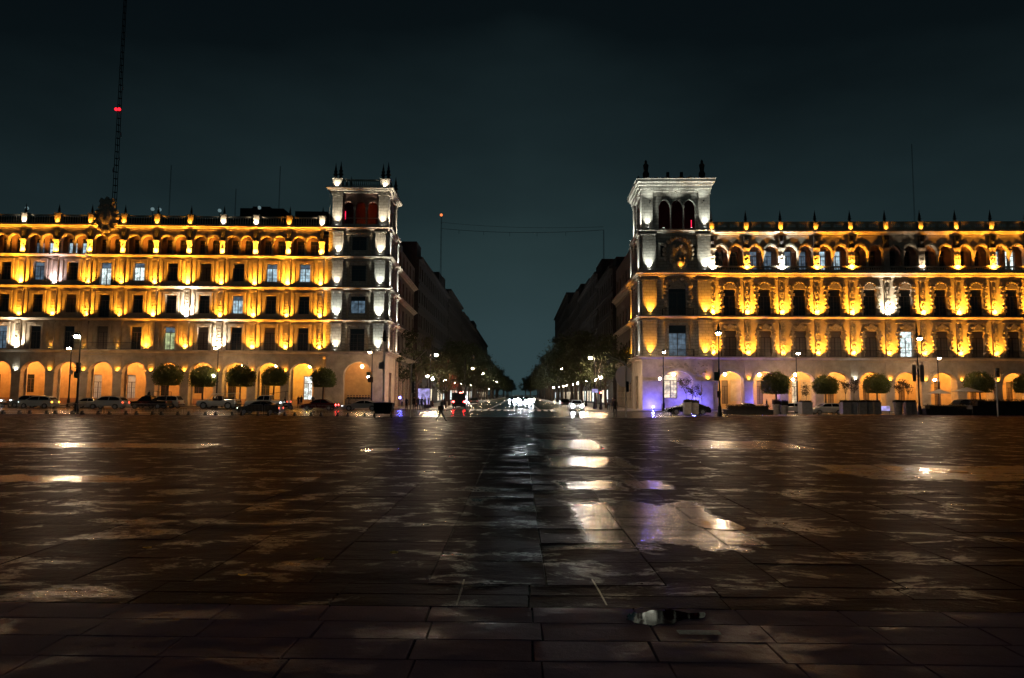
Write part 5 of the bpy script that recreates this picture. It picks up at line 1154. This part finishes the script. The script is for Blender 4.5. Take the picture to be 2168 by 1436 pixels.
for s_ in (-1, 1):
    for x in (.75, 1.6, 2.45): q.tube([(x, s_*.8, 1.1), (x, s_*.8, 2.35)], .03)
    q.tube([(.75, s_*.8, 2.35), (2.45, s_*.8, 2.35)], .03); q.tube([(.75, s_*.8, 1.7), (2.45, s_*.8, 1.7)], .02)
for x in (.75, 2.45): q.tube([(x, -.8, 2.35), (x, .8, 2.35)], .03)
part('cargo_cage', q, 'iron', o); part('light_bar', MB().box(-.5, -.2, -.6, .6, 1.77, 1.9), 'iron', o)
o = car('suv', 'white', CY(330, 375, 92.3), 91.9, 0, 'white boxy van body seen over the black pickup', group=G1, s=.95, cat='van', name='white_van')
o = carpx('jeep', 'white', 415, 512, 91.0, 'white open police jeep with bare roll bars', group=G1, cat='jeep')
q = MB()
for s_ in (-1, 1): q.tube([(-1.0, s_*.78, 1.05), (-.55, s_*.72, 1.75), (.7, s_*.72, 1.8), (.75, s_*.78, 1.0)], .045); q.tube([(.72, s_*.7, 1.78), (2.1, s_*.7, 1.9), (2.15, s_*.75, 1.1)], .03)
q.tube([(-.55, -.72, 1.75), (-.55, .72, 1.75)], .045); q.tube([(.7, -.72, 1.8), (.7, .72, 1.8)], .045); q.box(-.55, .7, -.74, .74, 1.79, 1.84)
part('roll_bars', q, 'paint_white', o); part('bench_seats', MB().box(-.3, .2, -.7, .7, .9, 1.25).box(.1, .22, -.7, .7, 1.2, 1.55).box(.9, 2.0, -.7, -.4, .9, 1.3), 'cloth_black', o); part('spare_wheel', MB().lathe(2.38, 0, [(.0, .8), (.3, .8), (.3, .9)], 10), 'rubber', o)
o = carpx('pickup', 'white', 523, 612, 91.2, 'white pickup truck between two round trees', group=G1, cat='truck', tail='tail_dim')
part('ladder_rack', MB().tube([(.4, -.7, 1.95), (2.7, -.7, 2.25)], .03).tube([(.7, -.7, 1.1), (.7, -.7, 2.0)], .03).tube([(2.4, -.7, 1.1), (2.4, -.7, 2.2)], .03), 'iron', o)
carpx('sedan', 'bronze', 507, 596, 70.5, 'dark bronze sedan nearest the barriers, in front of the white pickup', group=G1, head='head_dim', tail='tail_dim')
carpx('sedan', 'red', 640, 714, 88.8, 'dark red sedan with blazing tail lights', group=G1, tail='tail_on')
carpx('coupe', 'silver', 727, 806, 87.0, 'silver coupe with headlight on beside the black cart', group=G1, head='head_dim', tail='tail_dim')
G2 = 'cars in front of the right building'
o = carpx('coupe', 'beige', 1411, 1500, 80.5, 'dark car behind the pair of tall planters with a blue beacon', group=G2, name='dark_coupe')
for c in o.children:
    if c.name.split('.')[0] in ('body', 'roof', 'front_bumper', 'rear_bumper', 'wing_mirrors'): c.data = c.data.copy(); c.data.materials[0] = MATS['paint_black']
carpx('coupe', 'black', 1540, 1545, 150, 'black', group=G2) if False else None
carpx('sedan', 'beige', 1543, 1613, 87.5, 'beige sedan behind the long hedge by the round tree', group=G2)
carpx('hatch', 'silver', 1652, 1692, 92.0, 'silver car half hidden behind the pair of shrubs', group=G2)
carpx('hatch', 'white', 1717, 1782, 86.5, 'white hatchback beside the white cube planter', group=G2)
carpx('suv', 'black', 1998, 2086, 86.5, 'black SUV behind the cafe parasols', group=G2)
# blue beacons of the police unit at the tower foot
for X, Y, z_, pw, L_ in ((at(1478, 850, 96).x, 98.4, .35, 1300, 'blue police beacon on a stand behind the dark car'), (at(1625, 850, 96).x, 98.2, .35, 700, 'blue police beacon on a stand under the first round tree on the right'), (at(847, 850, 97).x, 96.8, 1.4, 120, 'blue police beacon on a stand at the left tower corner'), (at(1390, 850, 96).x, 98.4, .35, 700, 'blue police beacon on a stand near the lamp post at the tower')):
    o = thing('police_beacon', L_, 'beacon', (X, Y, 0)); part('stand', MB().lathe(0, 0, [(.2, 0), (.04, .06), (.04, z_-.1), (.16, z_-.05), (.16, z_)], 8), 'iron', o); part('blue_lens', MB().lathe(0, 0, [(.14, z_), (.12, z_+.2), (.05, z_+.26)], 10), 'blue_lamp', o)
    l = bpy.data.objects.new('beacon_glow', lamp_data('POINT', (.10, .10, 1), pw, .12)); COL.objects.link(l); l.parent = o; l.location = (0, .1, z_+.45)
# vehicles on the avenue
o = car('pickup', 'black', at(975, 850, 104).x, 104, math.pi/2+math.pi, 'truck seen from behind with a glowing red roof light, left kerb of the avenue', cat='truck', tail='tail_on', s=1.1)
part('canopy', MB().box(.5, 2.55, -.9, .9, 1.12, 2.15), 'paint_black', o); part('red_roof_light', MB().ball(-.2, 0, 2.0, .22, .34, .2, 10, 6), 'red_beacon', o)
q = MB()
o.rotation_euler = (0, 0, -math.pi/2)
car('hatch', 'white', at(1222, 855, 92).x, 93.5, math.pi/2, 'oncoming car with blinding headlights at the right corner', head='head_near', group='oncoming cars on the avenue', s=1.05)
for i, (px, Y, L_) in enumerate(((1084, 190, 'leftmost distant oncoming car with headlights blazing'), (1100, 215, 'second distant oncoming car in the glare mid avenue'), (1107, 170, 'distant oncoming car just left of the third one'), (1092, 205, 'distant oncoming car just right of the leftmost one'), (1121, 200, 'distant oncoming car between third and fourth'), (1115, 180, 'third distant oncoming car in the glare mid avenue'), (1126, 225, 'fourth distant oncoming car in the glare mid avenue'), (1094, 300, 'far oncoming car deep in the avenue, left lane'), (1110, 320, 'far oncoming car deep in the avenue, right lane'))):
    car(('sedan', 'suv')[i % 2], ('black', 'grey')[i % 2], at(px, 845, Y).x, Y, math.pi/2, L_, head='head_on', group='oncoming cars on the avenue')
for px, Y, L_ in ((1005, 150, 'parked car on the left kerb beyond the truck'), (1196, 128, 'parked dark car behind the oncoming car on the right')):
    car('sedan', 'black', at(px, 845, Y).x, Y, -math.pi/2, L_, tail='tail_off', group='cars parked along the avenue')

# ------------------------------------------------------------------ people
def figure(pose, seed, cols, hat=False, shield=False):
    J = {}  # joints
    s = 1 if pose != 'walk' else 1
    def leg(sd, kx, kz, fx, fz, ky=0): return [(sd*.09, 0, .92), (sd*.1, ky, kz), (sd*.11+fx*0, fx, fz), (sd*.12, fx-.16, max(.03, fz-.07))]
    if pose == 'walk': L1 = [(.09, 0, .92), (.1, -.16, .5), (.1, -.36, .1), (.1, -.52, .08)]; L2 = [(-.09, 0, .92), (-.09, .08, .48), (-.1, .36, .16), (-.1, .28, .03)]
    elif pose == 'ride': L1 = [(.09, 0, .92), (.2, -.38, .85), (.2, -.35, .42), (.2, -.5, .38)]; L2 = [(-.09, 0, .92), (-.2, -.38, .85), (-.2, -.35, .42), (-.2, -.5, .38)]
    else: L1 = [(.09, 0, .92), (.12, -.02, .5), (.14, .02, .09), (.15, -.13, .04)]; L2 = [(-.09, 0, .92), (-.11, -.01, .5), (-.13, .02, .09), (-.14, -.13, .04)]
    lean = -.10 if pose == 'walk' else (-.18 if pose == 'ride' else 0)
    sp_ = [(0, 0, .95), (0, lean*.3, 1.12), (0, lean*.7, 1.32), (0, lean, 1.46), (0, lean-.01, 1.54), (0, lean-.03, 1.63), (0, lean-.02, 1.72)]
    def arm(sd):
        sh = (sd*.19, lean, 1.42)
        if pose == 'walk': e, h = ((sd*.25, lean+.16*sd, 1.16), (sd*.22, lean-.02+.26*sd, .95))
        elif pose == 'ride': e, h = ((sd*.3, lean-.18, 1.2), (sd*.3, lean-.45, 1.15))
        elif pose == 'fold': e, h = ((sd*.27, lean+.02, 1.17), (sd*.08, lean-.2, 1.15))
        else: e, h = ((sd*.26, lean+.04, 1.15), (sd*.26, lean-.04, .9))
        return [sh, e, h]
    V = []; E = []; Rr = []
    def add(p, r, par=None):
        V.append(p); Rr.append(r)
        if par is not None: E.append((par, len(V)-1))
        return len(V)-1
    pelvis = add(sp_[0], .135); c = pelvis; ids = [pelvis]
    for p, r in zip(sp_[1:], (.125, .15, .12, .055, .095, .075)): c = add(p, r, c); ids.append(c)
    for Lg in (L1, L2):
        c = add(Lg[0], .095, pelvis)
        for p, r in zip(Lg[1:], (.062, .045, .035)): c = add(p, r, c)
    for sd in (-1, 1):
        A = arm(sd); c = add(A[0], .065, ids[2 if False else 3])
        c = add(A[1], .045, c); c = add(A[2], .03, c); d = (Vector(A[2])-Vector(A[1])).normalized(); hnd = Vector(A[2])+d*.07; c = add(tuple(hnd), .028, c)
        px_ = Vector((0, 1, 0)) if abs(d.y) < .7 else Vector((1, 0, 0))
        for k in range(4): t = hnd+d*(.075+.012*(k in (1, 2)))+px_*(k-1.5)*.022; add(tuple(t), .008, c)
        add(tuple(Vector(A[2])+d*.05+px_*.055), .009, c-0)
    me = bpy.data.meshes.new('tmp'); me.from_pydata(V, E, []); ob = bpy.data.objects.new('tmp', me); COL.objects.link(ob)
    m = ob.modifiers.new('s', 'SKIN'); m.use_smooth_shade = True
    for i, r in enumerate(Rr): sv = me.skin_vertices[0].data[i]; sv.radius = (r, r*(.8 if i in ids[:4] else 1)); sv.use_root = (i == 0)
    sb = ob.modifiers.new('b', 'SUBSURF'); sb.levels = 1; sb.render_levels = 1
    bpy.context.view_layer.update(); dg = bpy.context.evaluated_depsgraph_get()
    nm = bpy.data.meshes.new_from_object(ob.evaluated_get(dg)); bpy.data.objects.remove(ob); nm.name = 'body'
    nm.materials.clear()
    for k in ('cloth_'+cols[0], 'cloth_'+cols[1], 'skin', 'hair', 'rubber'): nm.materials.append(MATS[k])
    nm2 = nm
    for p in nm.polygons:
        c = p.center; i = 0
        if c.z < .93 and abs(c.x) < .2 : i = 1
        if c.z < .10: i = 4
        if c.z > 1.53: i = 2
        if c.z > 1.70 or (c.z > 1.60 and c.y > lean+.0): i = 3
        if abs(c.x) > .18 and ((pose not in ('fold', 'ride') and c.z < .98 and c.z > .7) ): i = 2
        p.material_index = i; p.use_smooth = True
    return nm
def person(X, Y, rz, pose, cols, label, group=None, z=0, s=1., hat=False, shield=False, face=True):
    o = thing('person', label, 'person', (X, Y, z), rz, group, s)
    inst('body', cached(('fig', pose, cols), lambda: figure(pose, 0, cols)), o)
    lean = {'walk': -.10, 'ride': -.18}.get(pose, 0)
    inst('face', cached(('face', lean), lambda: MB().ball(0, -.098, 1.63, .014, .022, .028, 6, 5, 0).ball(-.034, -.088, 1.655, .013, .008, .008, 6, 4, 1).ball(.034, -.088, 1.655, .013, .008, .008, 6, 4, 1).box(-.025, .025, -.094, -.085, 1.582, 1.59, 1).ball(-.098, .0, 1.64, .012, .02, .03, 6, 4, 0).ball(.098, .0, 1.64, .012, .02, .03, 6, 4, 0).mesh('face', ['skin', 'hair'])), o, (0, lean-.025, 0))
    if hat: inst('cap', cached(('cap', lean), lambda: MB().lathe(0, lean-.02, [(.105, 1.69), (.115, 1.74), (.07, 1.79)], 12).box(-.07, .07, lean-.2, lean-.08, 1.69, 1.705).mesh('cap', 'cloth_navy')), o)
    if shield: inst('riot_shield', cached('shl', lambda: MB().box(-.28, .28, -.42, -.40, .25, 1.25).mesh('riot_shield', 'glass_curtain')), o)
    return o
p = ground(933, 893); person(p.x, p.y, R(75), 'walk', ('grey', 'black'), 'man walking across the wet plaza with a bag, legs in mid stride', s=.98)
o = thing('shoulder_bag', 'pale bag carried at the side of the walking man', 'bag', (p.x+.02, p.y-.24, .85)); part('bag', MB().box(-.2, .2, -.06, .06, 0, .34), 'cloth_brown', o); part('strap', MB().tube([(-.15, .0, .34), (.0, .1, .66), (.15, .0, .34)], .012), 'cloth_black', o)
p = ground(1302, 884); person(p.x, p.y, R(-10), 'stand', ('brown', 'black'), 'man in a brown jacket standing alone beside the pale pole', s=1.0)
GP = 'people waiting at the left corner of the avenue'
for i, (px, pose, cols, L_) in enumerate(((861, 'stand', ('navy', 'black'), 'leftmost of the group waiting by the left signal pole, in navy'), (877, 'fold', ('black', 'navy'), 'person in black with folded arms just right of the signal pole'), (886, 'stand', ('navy', 'navy'), 'person all in navy in the middle of the waiting group'), (893, 'fold', ('black', 'black'), 'person all in black in the middle of the waiting group'), (900, 'stand', ('grey', 'black'), 'person in grey right of centre in the waiting group'), (907, 'stand', ('navy', 'black'), 'rightmost person of the waiting group, half turned'))):
    Y = 89+(i % 3)*.8; person(at(px, 850, Y).x, Y, R(-30+i*25), pose, cols, L_, GP, z=-.1, s=(.98, 1.04, 1, 1.03, 1, .96)[i])
GQ = 'police standing in line under the left tower arch'
for i in range(8):
    px = 737+i*6.2; Y = 98.4+(i % 2)*.5
    person(at(px, 850, Y).x, Y, R(-15+i*7), ('stand', 'fold')[i % 2], ('black', 'navy'), '%s officer from the left in the dark line under the left tower arch' % NTH[i], GQ, z=0, s=1.02, hat=True, shield=True)
person(at(638, 850, 98).x, 98, R(160), 'fold', ('navy', 'black'), 'person with raised elbows in the arcade behind the white pickup', z=0)
person(at(665, 850, 97).x, 96.4, R(10), 'stand', ('black', 'black'), 'person in black standing by the lit arcade window behind the red sedan', z=0)
person(at(626, 850, 92.4).x, 93.6, R(-20), 'stand', ('black', 'black'), 'person in black between the white pickup and the red sedan', z=0)
person(at(311, 840, 89).x, 89.5, R(90), 'stand', ('black', 'black'), 'officer standing in the bed of the black pickup', z=.62, s=.97)
for i, (px, L_) in enumerate(((452, 'person seated low in the open white jeep, front'), (470, 'person leaning in the middle of the open white jeep'), (497, 'person in the back of the open white jeep'))): person(at(px, 845, 91).x, 91, R(90), 'fold', ('black', 'navy'), L_, z=.05 if i < 2 else .25, s=.93)
for px, Y, L_ in ((1288, 95.5, 'left of the two people under the right corner lamp'), (1297, 96, 'right of the two people under the right corner lamp')): person(at(px, 850, Y).x, Y, R(20), 'stand', ('brown', 'black'), L_, z=0)
person(at(1626, 850, 95).x, 95.5, R(60), 'stand', ('black', 'navy'), 'person standing beneath the first round tree on the right', z=0)
person(at(1963, 850, 90).x, 90, R(40), 'fold', ('black', 'black'), 'person at the cafe terrace left of the parasol', z=-.1, s=.8)
person(at(853, 850, 100).x, 99.3, 0, 'stand', ('grey', 'black'), 'person leaning at the corner wall of the left tower', z=0)
def motorcycle(X, Y, rz, label, light='head_dim', z=-.1, group='motorcycles by the left building'):
    o = thing('motorcycle', label, 'motorcycle', (X, Y, z), rz, group); ty, ri = cached(('wheel', .30), lambda: wheel_meshes(.30))
    for x in (-.68, .68):
        w_ = bpy.data.objects.new('wheel', ty); COL.objects.link(w_); w_.parent = o; w_.location = (x, 0, .30); w_.scale = (1, .55, 1); c = bpy.data.objects.new('rim', ri); COL.objects.link(c); c.parent = w_
    def fr():
        b = MB(); b.tube([(-.68, 0, .3), (-.5, 0, .9), (-.42, 0, 1.05)], .035); b.tube([(-.45, 0, .9), (-.1, 0, .55), (.3, 0, .4), (.68, 0, .3)], .05); b.box(-.2, .25, -.13, .13, .3, .58); return b.mesh('chassis', 'iron')
    inst('chassis', cached('mcf', fr), o); inst('fuel_tank', cached('mct', lambda: MB().ball(-.12, 0, .82, .28, .15, .14, 10, 6).mesh('fuel_tank', 'paint_silver', True)), o)
    inst('saddle', cached('mcs', lambda: MB().box(.1, .72, -.13, .13, .72, .84).mesh('saddle', 'cloth_black')), o); inst('handlebar', cached('mch', lambda: MB().tube([(-.38, -.36, 1.08), (-.45, 0, 1.02), (-.38, .36, 1.08)], .022).mesh('handlebar', 'rim')), o)
    inst('headlight', cached(('mcl', light), lambda: MB().ball(-.58, 0, .92, .09, .09, .09, 8, 6).mesh('headlight', light)), o)
    return o
motorcycle(at(606, 855, 90).x, 89.6, R(20), 'motorcycle ridden past the tail of the white pickup'); person(at(606, 850, 90).x+.15, 89.6, R(-70), 'ride', ('black', 'black'), 'rider in black on the motorcycle by the white pickup', z=-.16)
for i, (px, L_) in enumerate(((-4, 'motorcycle parked at the left edge of the photo'), (9, 'middle parked motorcycle at the far left'), (22, 'parked motorcycle nearest the leftmost white hatchback'))): motorcycle(at(px, 850, 91.5).x, 91.3+.4*i, R(60+15*i), L_)

# ------------------------------------------------------------------ barriers, cart, planters, terrace
def barrier_meshes():
    b = MB(); b.tube([(-1.15, 0, .12), (-1.15, 0, 1.0), (1.15, 0, 1.0), (1.15, 0, .12)], .02); b.tube([(-1.15, 0, .2), (1.15, 0, .2)], .018)
    g = MB()
    for i in range(17): x = -1.02+i*.1275; g.tube([(x, 0, .2), (x, 0, 1.0)], .008, 4)
    f = MB()
    for s_ in (-1, 1): f.prism([(s_*.75-.13, 0), (s_*.75+.13, 0), (s_*.75+.04, .34), (s_*.75-.04, .34)], -.16, .16)
    return b.mesh('frame', 'planter'), g.mesh('bars', 'planter'), f.mesh('feet', 'rubber')
bm_ = barrier_meshes()
for i in range(16):
    X = -48.6+i*2.42; Y = 63.1+random.uniform(-.12, .12)
    o = thing('crowd_barrier', ('low grey barrier, %s from the left edge of the photo' % NTH[i]), 'barrier', (X, Y, 0), R(random.uniform(-3, 3)), 'barriers along the left plaza edge')
    for nm, me in zip(('frame', 'bars', 'feet'), bm_): inst(nm, me, o)
p = ground(811, 885); o = thing('covered_cart', 'black covered cart at the end of the barriers beside the pale mast', 'cart', (p.x, p.y+.4, 0))
part('top_board', MB().box(-.95, .85, -.5, .5, 1.28, 1.33), 'planter', o); part('cover', MB().prism([(-.72, .35), (.62, .35), (.8, 1.28), (-.85, 1.28)], -.45, .45), 'cloth_black', o)
q = MB()
for x in (-.7, .72):
    for yy in (-.4, .4): q.tube([(x, yy, .1), (x, yy, 1.28)], .025)
part('legs', q, 'iron', o)
for x in (-.7, .0, .72): part('wheel', MB().lathe(0, 0, [(.05, -.06), (.09, 0), (.05, .06)], 8), 'rubber', o, loc=(x, -.42, .07))
part('side_rail', MB().box(.85, 1.3, -.42, -.38, .25, 1.25) if False else MB().tube([(.85, -.4, .15), (.95, -.4, 1.2), (1.3, -.4, 1.1), (1.3, -.4, .05)], .02), 'iron', o)
def shrub_mesh(seed, w_, d, h, n=900, size=.06):
    rg = random.Random(seed); vs = []; fs = []; P = []
    for i in range(n):
        x, y_, z = rg.uniform(-w_/2, w_/2), rg.uniform(-d/2, d/2), rg.random()**.7*h*(1+.15*math.sin(rg.uniform(0, 6)))
        P.append(Vector((x, y_, z)))
    leaves(rg, P, size, vs, fs); return MB().add(vs, fs).box(-w_*.44, w_*.44, -d*.42, d*.42, -.02, h*.8).mesh('shrub', 'leaf_shrub')
def planter(px0, px1, py0, py1, Y, label, m='planter', shrub=.25, round_=False, zb=0, group='planters before the right building'):
    a, b = at(px0, py1, Y), at(px1, py0, Y); w_ = b.x-a.x; h = b.z-zb; o = thing('planter', label, 'planter', ((a.x+b.x)/2, Y, zb), 0, group); d = min(w_, 1.3)
    if round_: part('pot', MB().lathe(0, 0, [(w_*.40, 0), (w_*.42, h*.1), (w_*.48, h*.92), (w_*.5, h*.94), (w_*.5, h), (w_*.42, h)], 16), m, o)
    else: part('pot', MB().box(-w_/2, w_/2, -d/2, d/2, .05, h-.08).box(-w_/2-.04, w_/2+.04, -d/2-.04, d/2+.04, h-.08, h).box(-w_/2+.05, w_/2-.05, -d/2+.05, d/2-.05, 0, .05), m, o)
    if shrub: part('shrub', MB().add([], []) if False else _wrap(shrub_mesh(int(px0), w_*.92, d*.9, shrub, int(420*w_)+200)), None, o, loc=(0, 0, h-.03))
    return o, h
def _wrap(me): return me
_part = part
def part(name, mb, mats, parent=None, smooth=False, loc=(0, 0, 0), rz=0):
    if isinstance(mb, bpy.types.Mesh): return inst(name, mb, parent, loc, rz)
    return _part(name, mb, mats, parent, smooth, loc, rz)
def sapling(parent, h0, px, py0, py1, Y, seed, spread=.5):
    rg = random.Random(seed); a = at(px, py0, Y); base = parent.location; zt = a.z-base.z; x0 = a.x-base.x; b = MB(); vs = []; fs = []; P = []
    b.tube([(x0*.6, 0, h0-.1), (x0, 0, h0+(zt-h0)*.4)], .03, 6, .02)
    for k in range(7):
        e = Vector((x0+rg.uniform(-1, 1)*spread, rg.uniform(-.4, .4), h0+(zt-h0)*rg.uniform(.5, 1))); b.tube([(x0, 0, h0+(zt-h0)*.35), tuple(e)], .018, 4, .008)
        for _ in range(60): P.append(e+Vector((rg.gauss(0, .17), rg.gauss(0, .17), rg.gauss(0, .17))))
    leaves(rg, P, .08, vs, fs); part('sapling_leaves', MB().add(vs, fs), 'leaf_shrub', parent); part('sapling_stem', b, 'bark', parent)
o, h = planter(1448, 1462, 852, 878, 76.5, 'left one of the two tall grey planters in front of the dark car', round_=False, shrub=.3); sapling(o, h, 1452, 802, 850, 76.5, 1, .8)
o, h = planter(1463, 1480, 853, 878, 76.8, 'right one of the two tall grey planters in front of the dark car', round_=True, shrub=.3); sapling(o, h, 1472, 818, 850, 76.8, 2, .6)
planter(1535, 1633, 868, 876, 79, 'long low planter with dark hedge before the beige sedan', m='stone_dark', shrub=.55)
planter(1636, 1652, 856, 876, 80.5, 'shrub planter left of the pair under the round tree', shrub=.55, round_=True)
planter(1653, 1668, 858, 876, 80.5, 'shrub planter right of the pair under the round tree', shrub=.55, round_=True)
o, h = planter(1694, 1716, 852, 877, 81, 'white cube planter with a small leafy bush', m='planter_pale', shrub=.2); sapling(o, h, 1707, 818, 850, 81, 3, .45)
for i, (a, b, m, r_, L_) in enumerate(((1781, 1798, 'planter', 0, 'brown planter right of the white hatchback'), (1799, 1815, 'planter_pale', 1, 'round pale planter right of the brown one'), (1817, 1831, 'planter', 0, 'grey box planter third in the terrace row'), (1834, 1845, 'planter', 0, 'narrow planter with dark hedge fourth in the terrace row'), (1849, 1862, 'planter', 0, 'planter under the third round tree on the right'), (1893, 1911, 'planter', 1, 'large round planter left of the bannered lamp post'), (1916, 1927, 'planter', 0, 'planter close to the bannered lamp post on its left'), (1929, 1938, 'planter', 0, 'narrow planter touching the bannered lamp post'))):
    o, h = planter(a, b, 852, 877, 82.5+.1*i, L_, m, .25, bool(r_))
    if i in (0, 1, 5, 6): sapling(o, h, (a+b)/2, (806, 802, 0, 0, 0, 802, 808, 0)[i], 850, 82.5+.1*i, 10+i, .5)
o = thing('terrace_screen', 'lit white menu panel between terrace planters', 'panel', (at(1873, 860, 84).x, 84, 0)); part('panel', MB().box(-.6, .6, -.03, .03, .45, 1.0), 'screen_lit', o); part('legs', MB().box(-.55, -.5, -.03, .03, 0, .45).box(.5, .55, -.03, .03, 0, .45), 'iron', o)
planter(1955, 2050, 866, 877, 83.5, 'low brown planter box before the cafe parasols', m='stone_dark', shrub=.45)
planter(2052, 2190, 860, 876, 84.0, 'long dark hedge at the right edge of the photo', m='stone_dark', shrub=.75)
for px, py, w_, L_ in ((1989, 832, 46, 'pale cafe parasol beside the low globe lamp'), (2047, 828, 60, 'wide pale cafe parasol in front of the dark SUV')):
    Y = 88; p = at(px, py, Y); r = w_/2*Y/FPX; o = thing('parasol', L_, 'parasol', (p.x, Y, -.1), .4, 'cafe parasols')
    part('canopy', MB().lathe(0, 0, [(r, p.z), (r, p.z+.03), (.06, p.z+.55)], 8), 'cloth_pale', o); part('pole', MB().lathe(0, 0, [(.3, 0), (.3, .06), (.03, .1), (.03, p.z+.5)], 8), 'pole_pale', o)
    t = thing('cafe_table', 'small round table under the '+L_.split(' in ')[0].split(' beside ')[0]+(' on the right' if px > 2000 else ' on the left'), 'table', (p.x+.5, Y-.7, -.1), 0, 'cafe tables'); part('tabletop', MB().lathe(0, 0, [(.4, .72), (.4, .75)], 12), 'planter_pale', t); part('leg', MB().lathe(0, 0, [(.2, 0), (.03, .05), (.03, .72)], 8), 'iron', t)
def chair(X, Y, rz, label):
    o = thing('cafe_chair', label, 'chair', (X, Y, -.1), rz, 'cafe chairs')
    inst('seat', cached('cs', lambda: MB().box(-.21, .21, -.21, .21, .42, .46).mesh('seat', 'cloth_dark')), o); inst('backrest', cached('cb', lambda: MB().box(-.21, .21, .19, .22, .5, .88).mesh('backrest', 'cloth_dark')), o)
    for a in (-.19, .19):
        for b in (-.19, .19): inst('leg', cached('cl', lambda: MB().box(-.015, .015, -.015, .015, 0, .42).mesh('leg', 'iron')), o, (a, b, 0))
for i, (px, L_) in enumerate(((1975, 'dark cafe chair left of the left parasol'), (2003, 'dark cafe chair right of the left parasol'), (2034, 'dark cafe chair left of the wide parasol'), (2062, 'dark cafe chair right of the wide parasol'))): chair(at(px, 860, 87.3).x, 87.3, i*1.3, L_)
# things lying on the plaza
for a, b, L_ in (((983, 1229), (966, 1284), 'pale filled joint left of the axis before the wet band'), ((1254, 1229), (1284, 1284), 'pale filled joint right of the axis before the wet band')):
    A, B = ground(*a), ground(*b); q = MB(); d = .011
    q.add([(A.x-d, A.y, .012), (A.x+d*.6, A.y, .012), ((A.x+B.x)/2+d*1.3, (A.y+B.y)/2, .014), (B.x+d, B.y, .012), (B.x-d*.5, B.y, .012), ((A.x+B.x)/2-d*.6, (A.y+B.y)/2, .014)], [(0, 1, 2, 5), (5, 2, 3, 4)]); setting('joint_filling', q, 'kerb')
for i, (px, py, m, L_) in enumerate(((512, 1221, 'leaf_yellow', 'crumpled yellow scrap on the slabs left of centre'), (312, 1163, 'leaf_yellow', 'tiny yellow scrap far left on the plaza'), (833, 1173, 'leaf_yellow', 'yellow scrap left of the avenue axis'), (1480, 980, 'litter_white', 'white scrap on the distant right paving'), (675, 1187, 'leaf_yellow', 'yellow leaf lying between two wet slabs'), (1512, 1163, 'leaf_yellow', 'yellow scrap just beyond the long puddle'), (1480, 1342, 'litter_white', 'flat pale strip of paper at the edge of the nearest puddle'))):
    p = ground(px, py); rg = random.Random(i); s_ = .05 if i < 6 else .12; vs = [(x*s_*(1.6 if i == 6 else 1)+rg.uniform(-.01, .01), y_*s_*.5, .004+rg.uniform(0, .022 if i < 6 else .006)) for y_ in (-1, 0, 1) for x in (-1, 0, 1)]
    tag(inst('litter', MB().add(vs, [(0, 1, 4, 3), (1, 2, 5, 4), (3, 4, 7, 6), (4, 5, 8, 7)]).mesh('litter', m), None, (p.x, p.y, .006)), L_, 'litter', 'litter on the plaza')
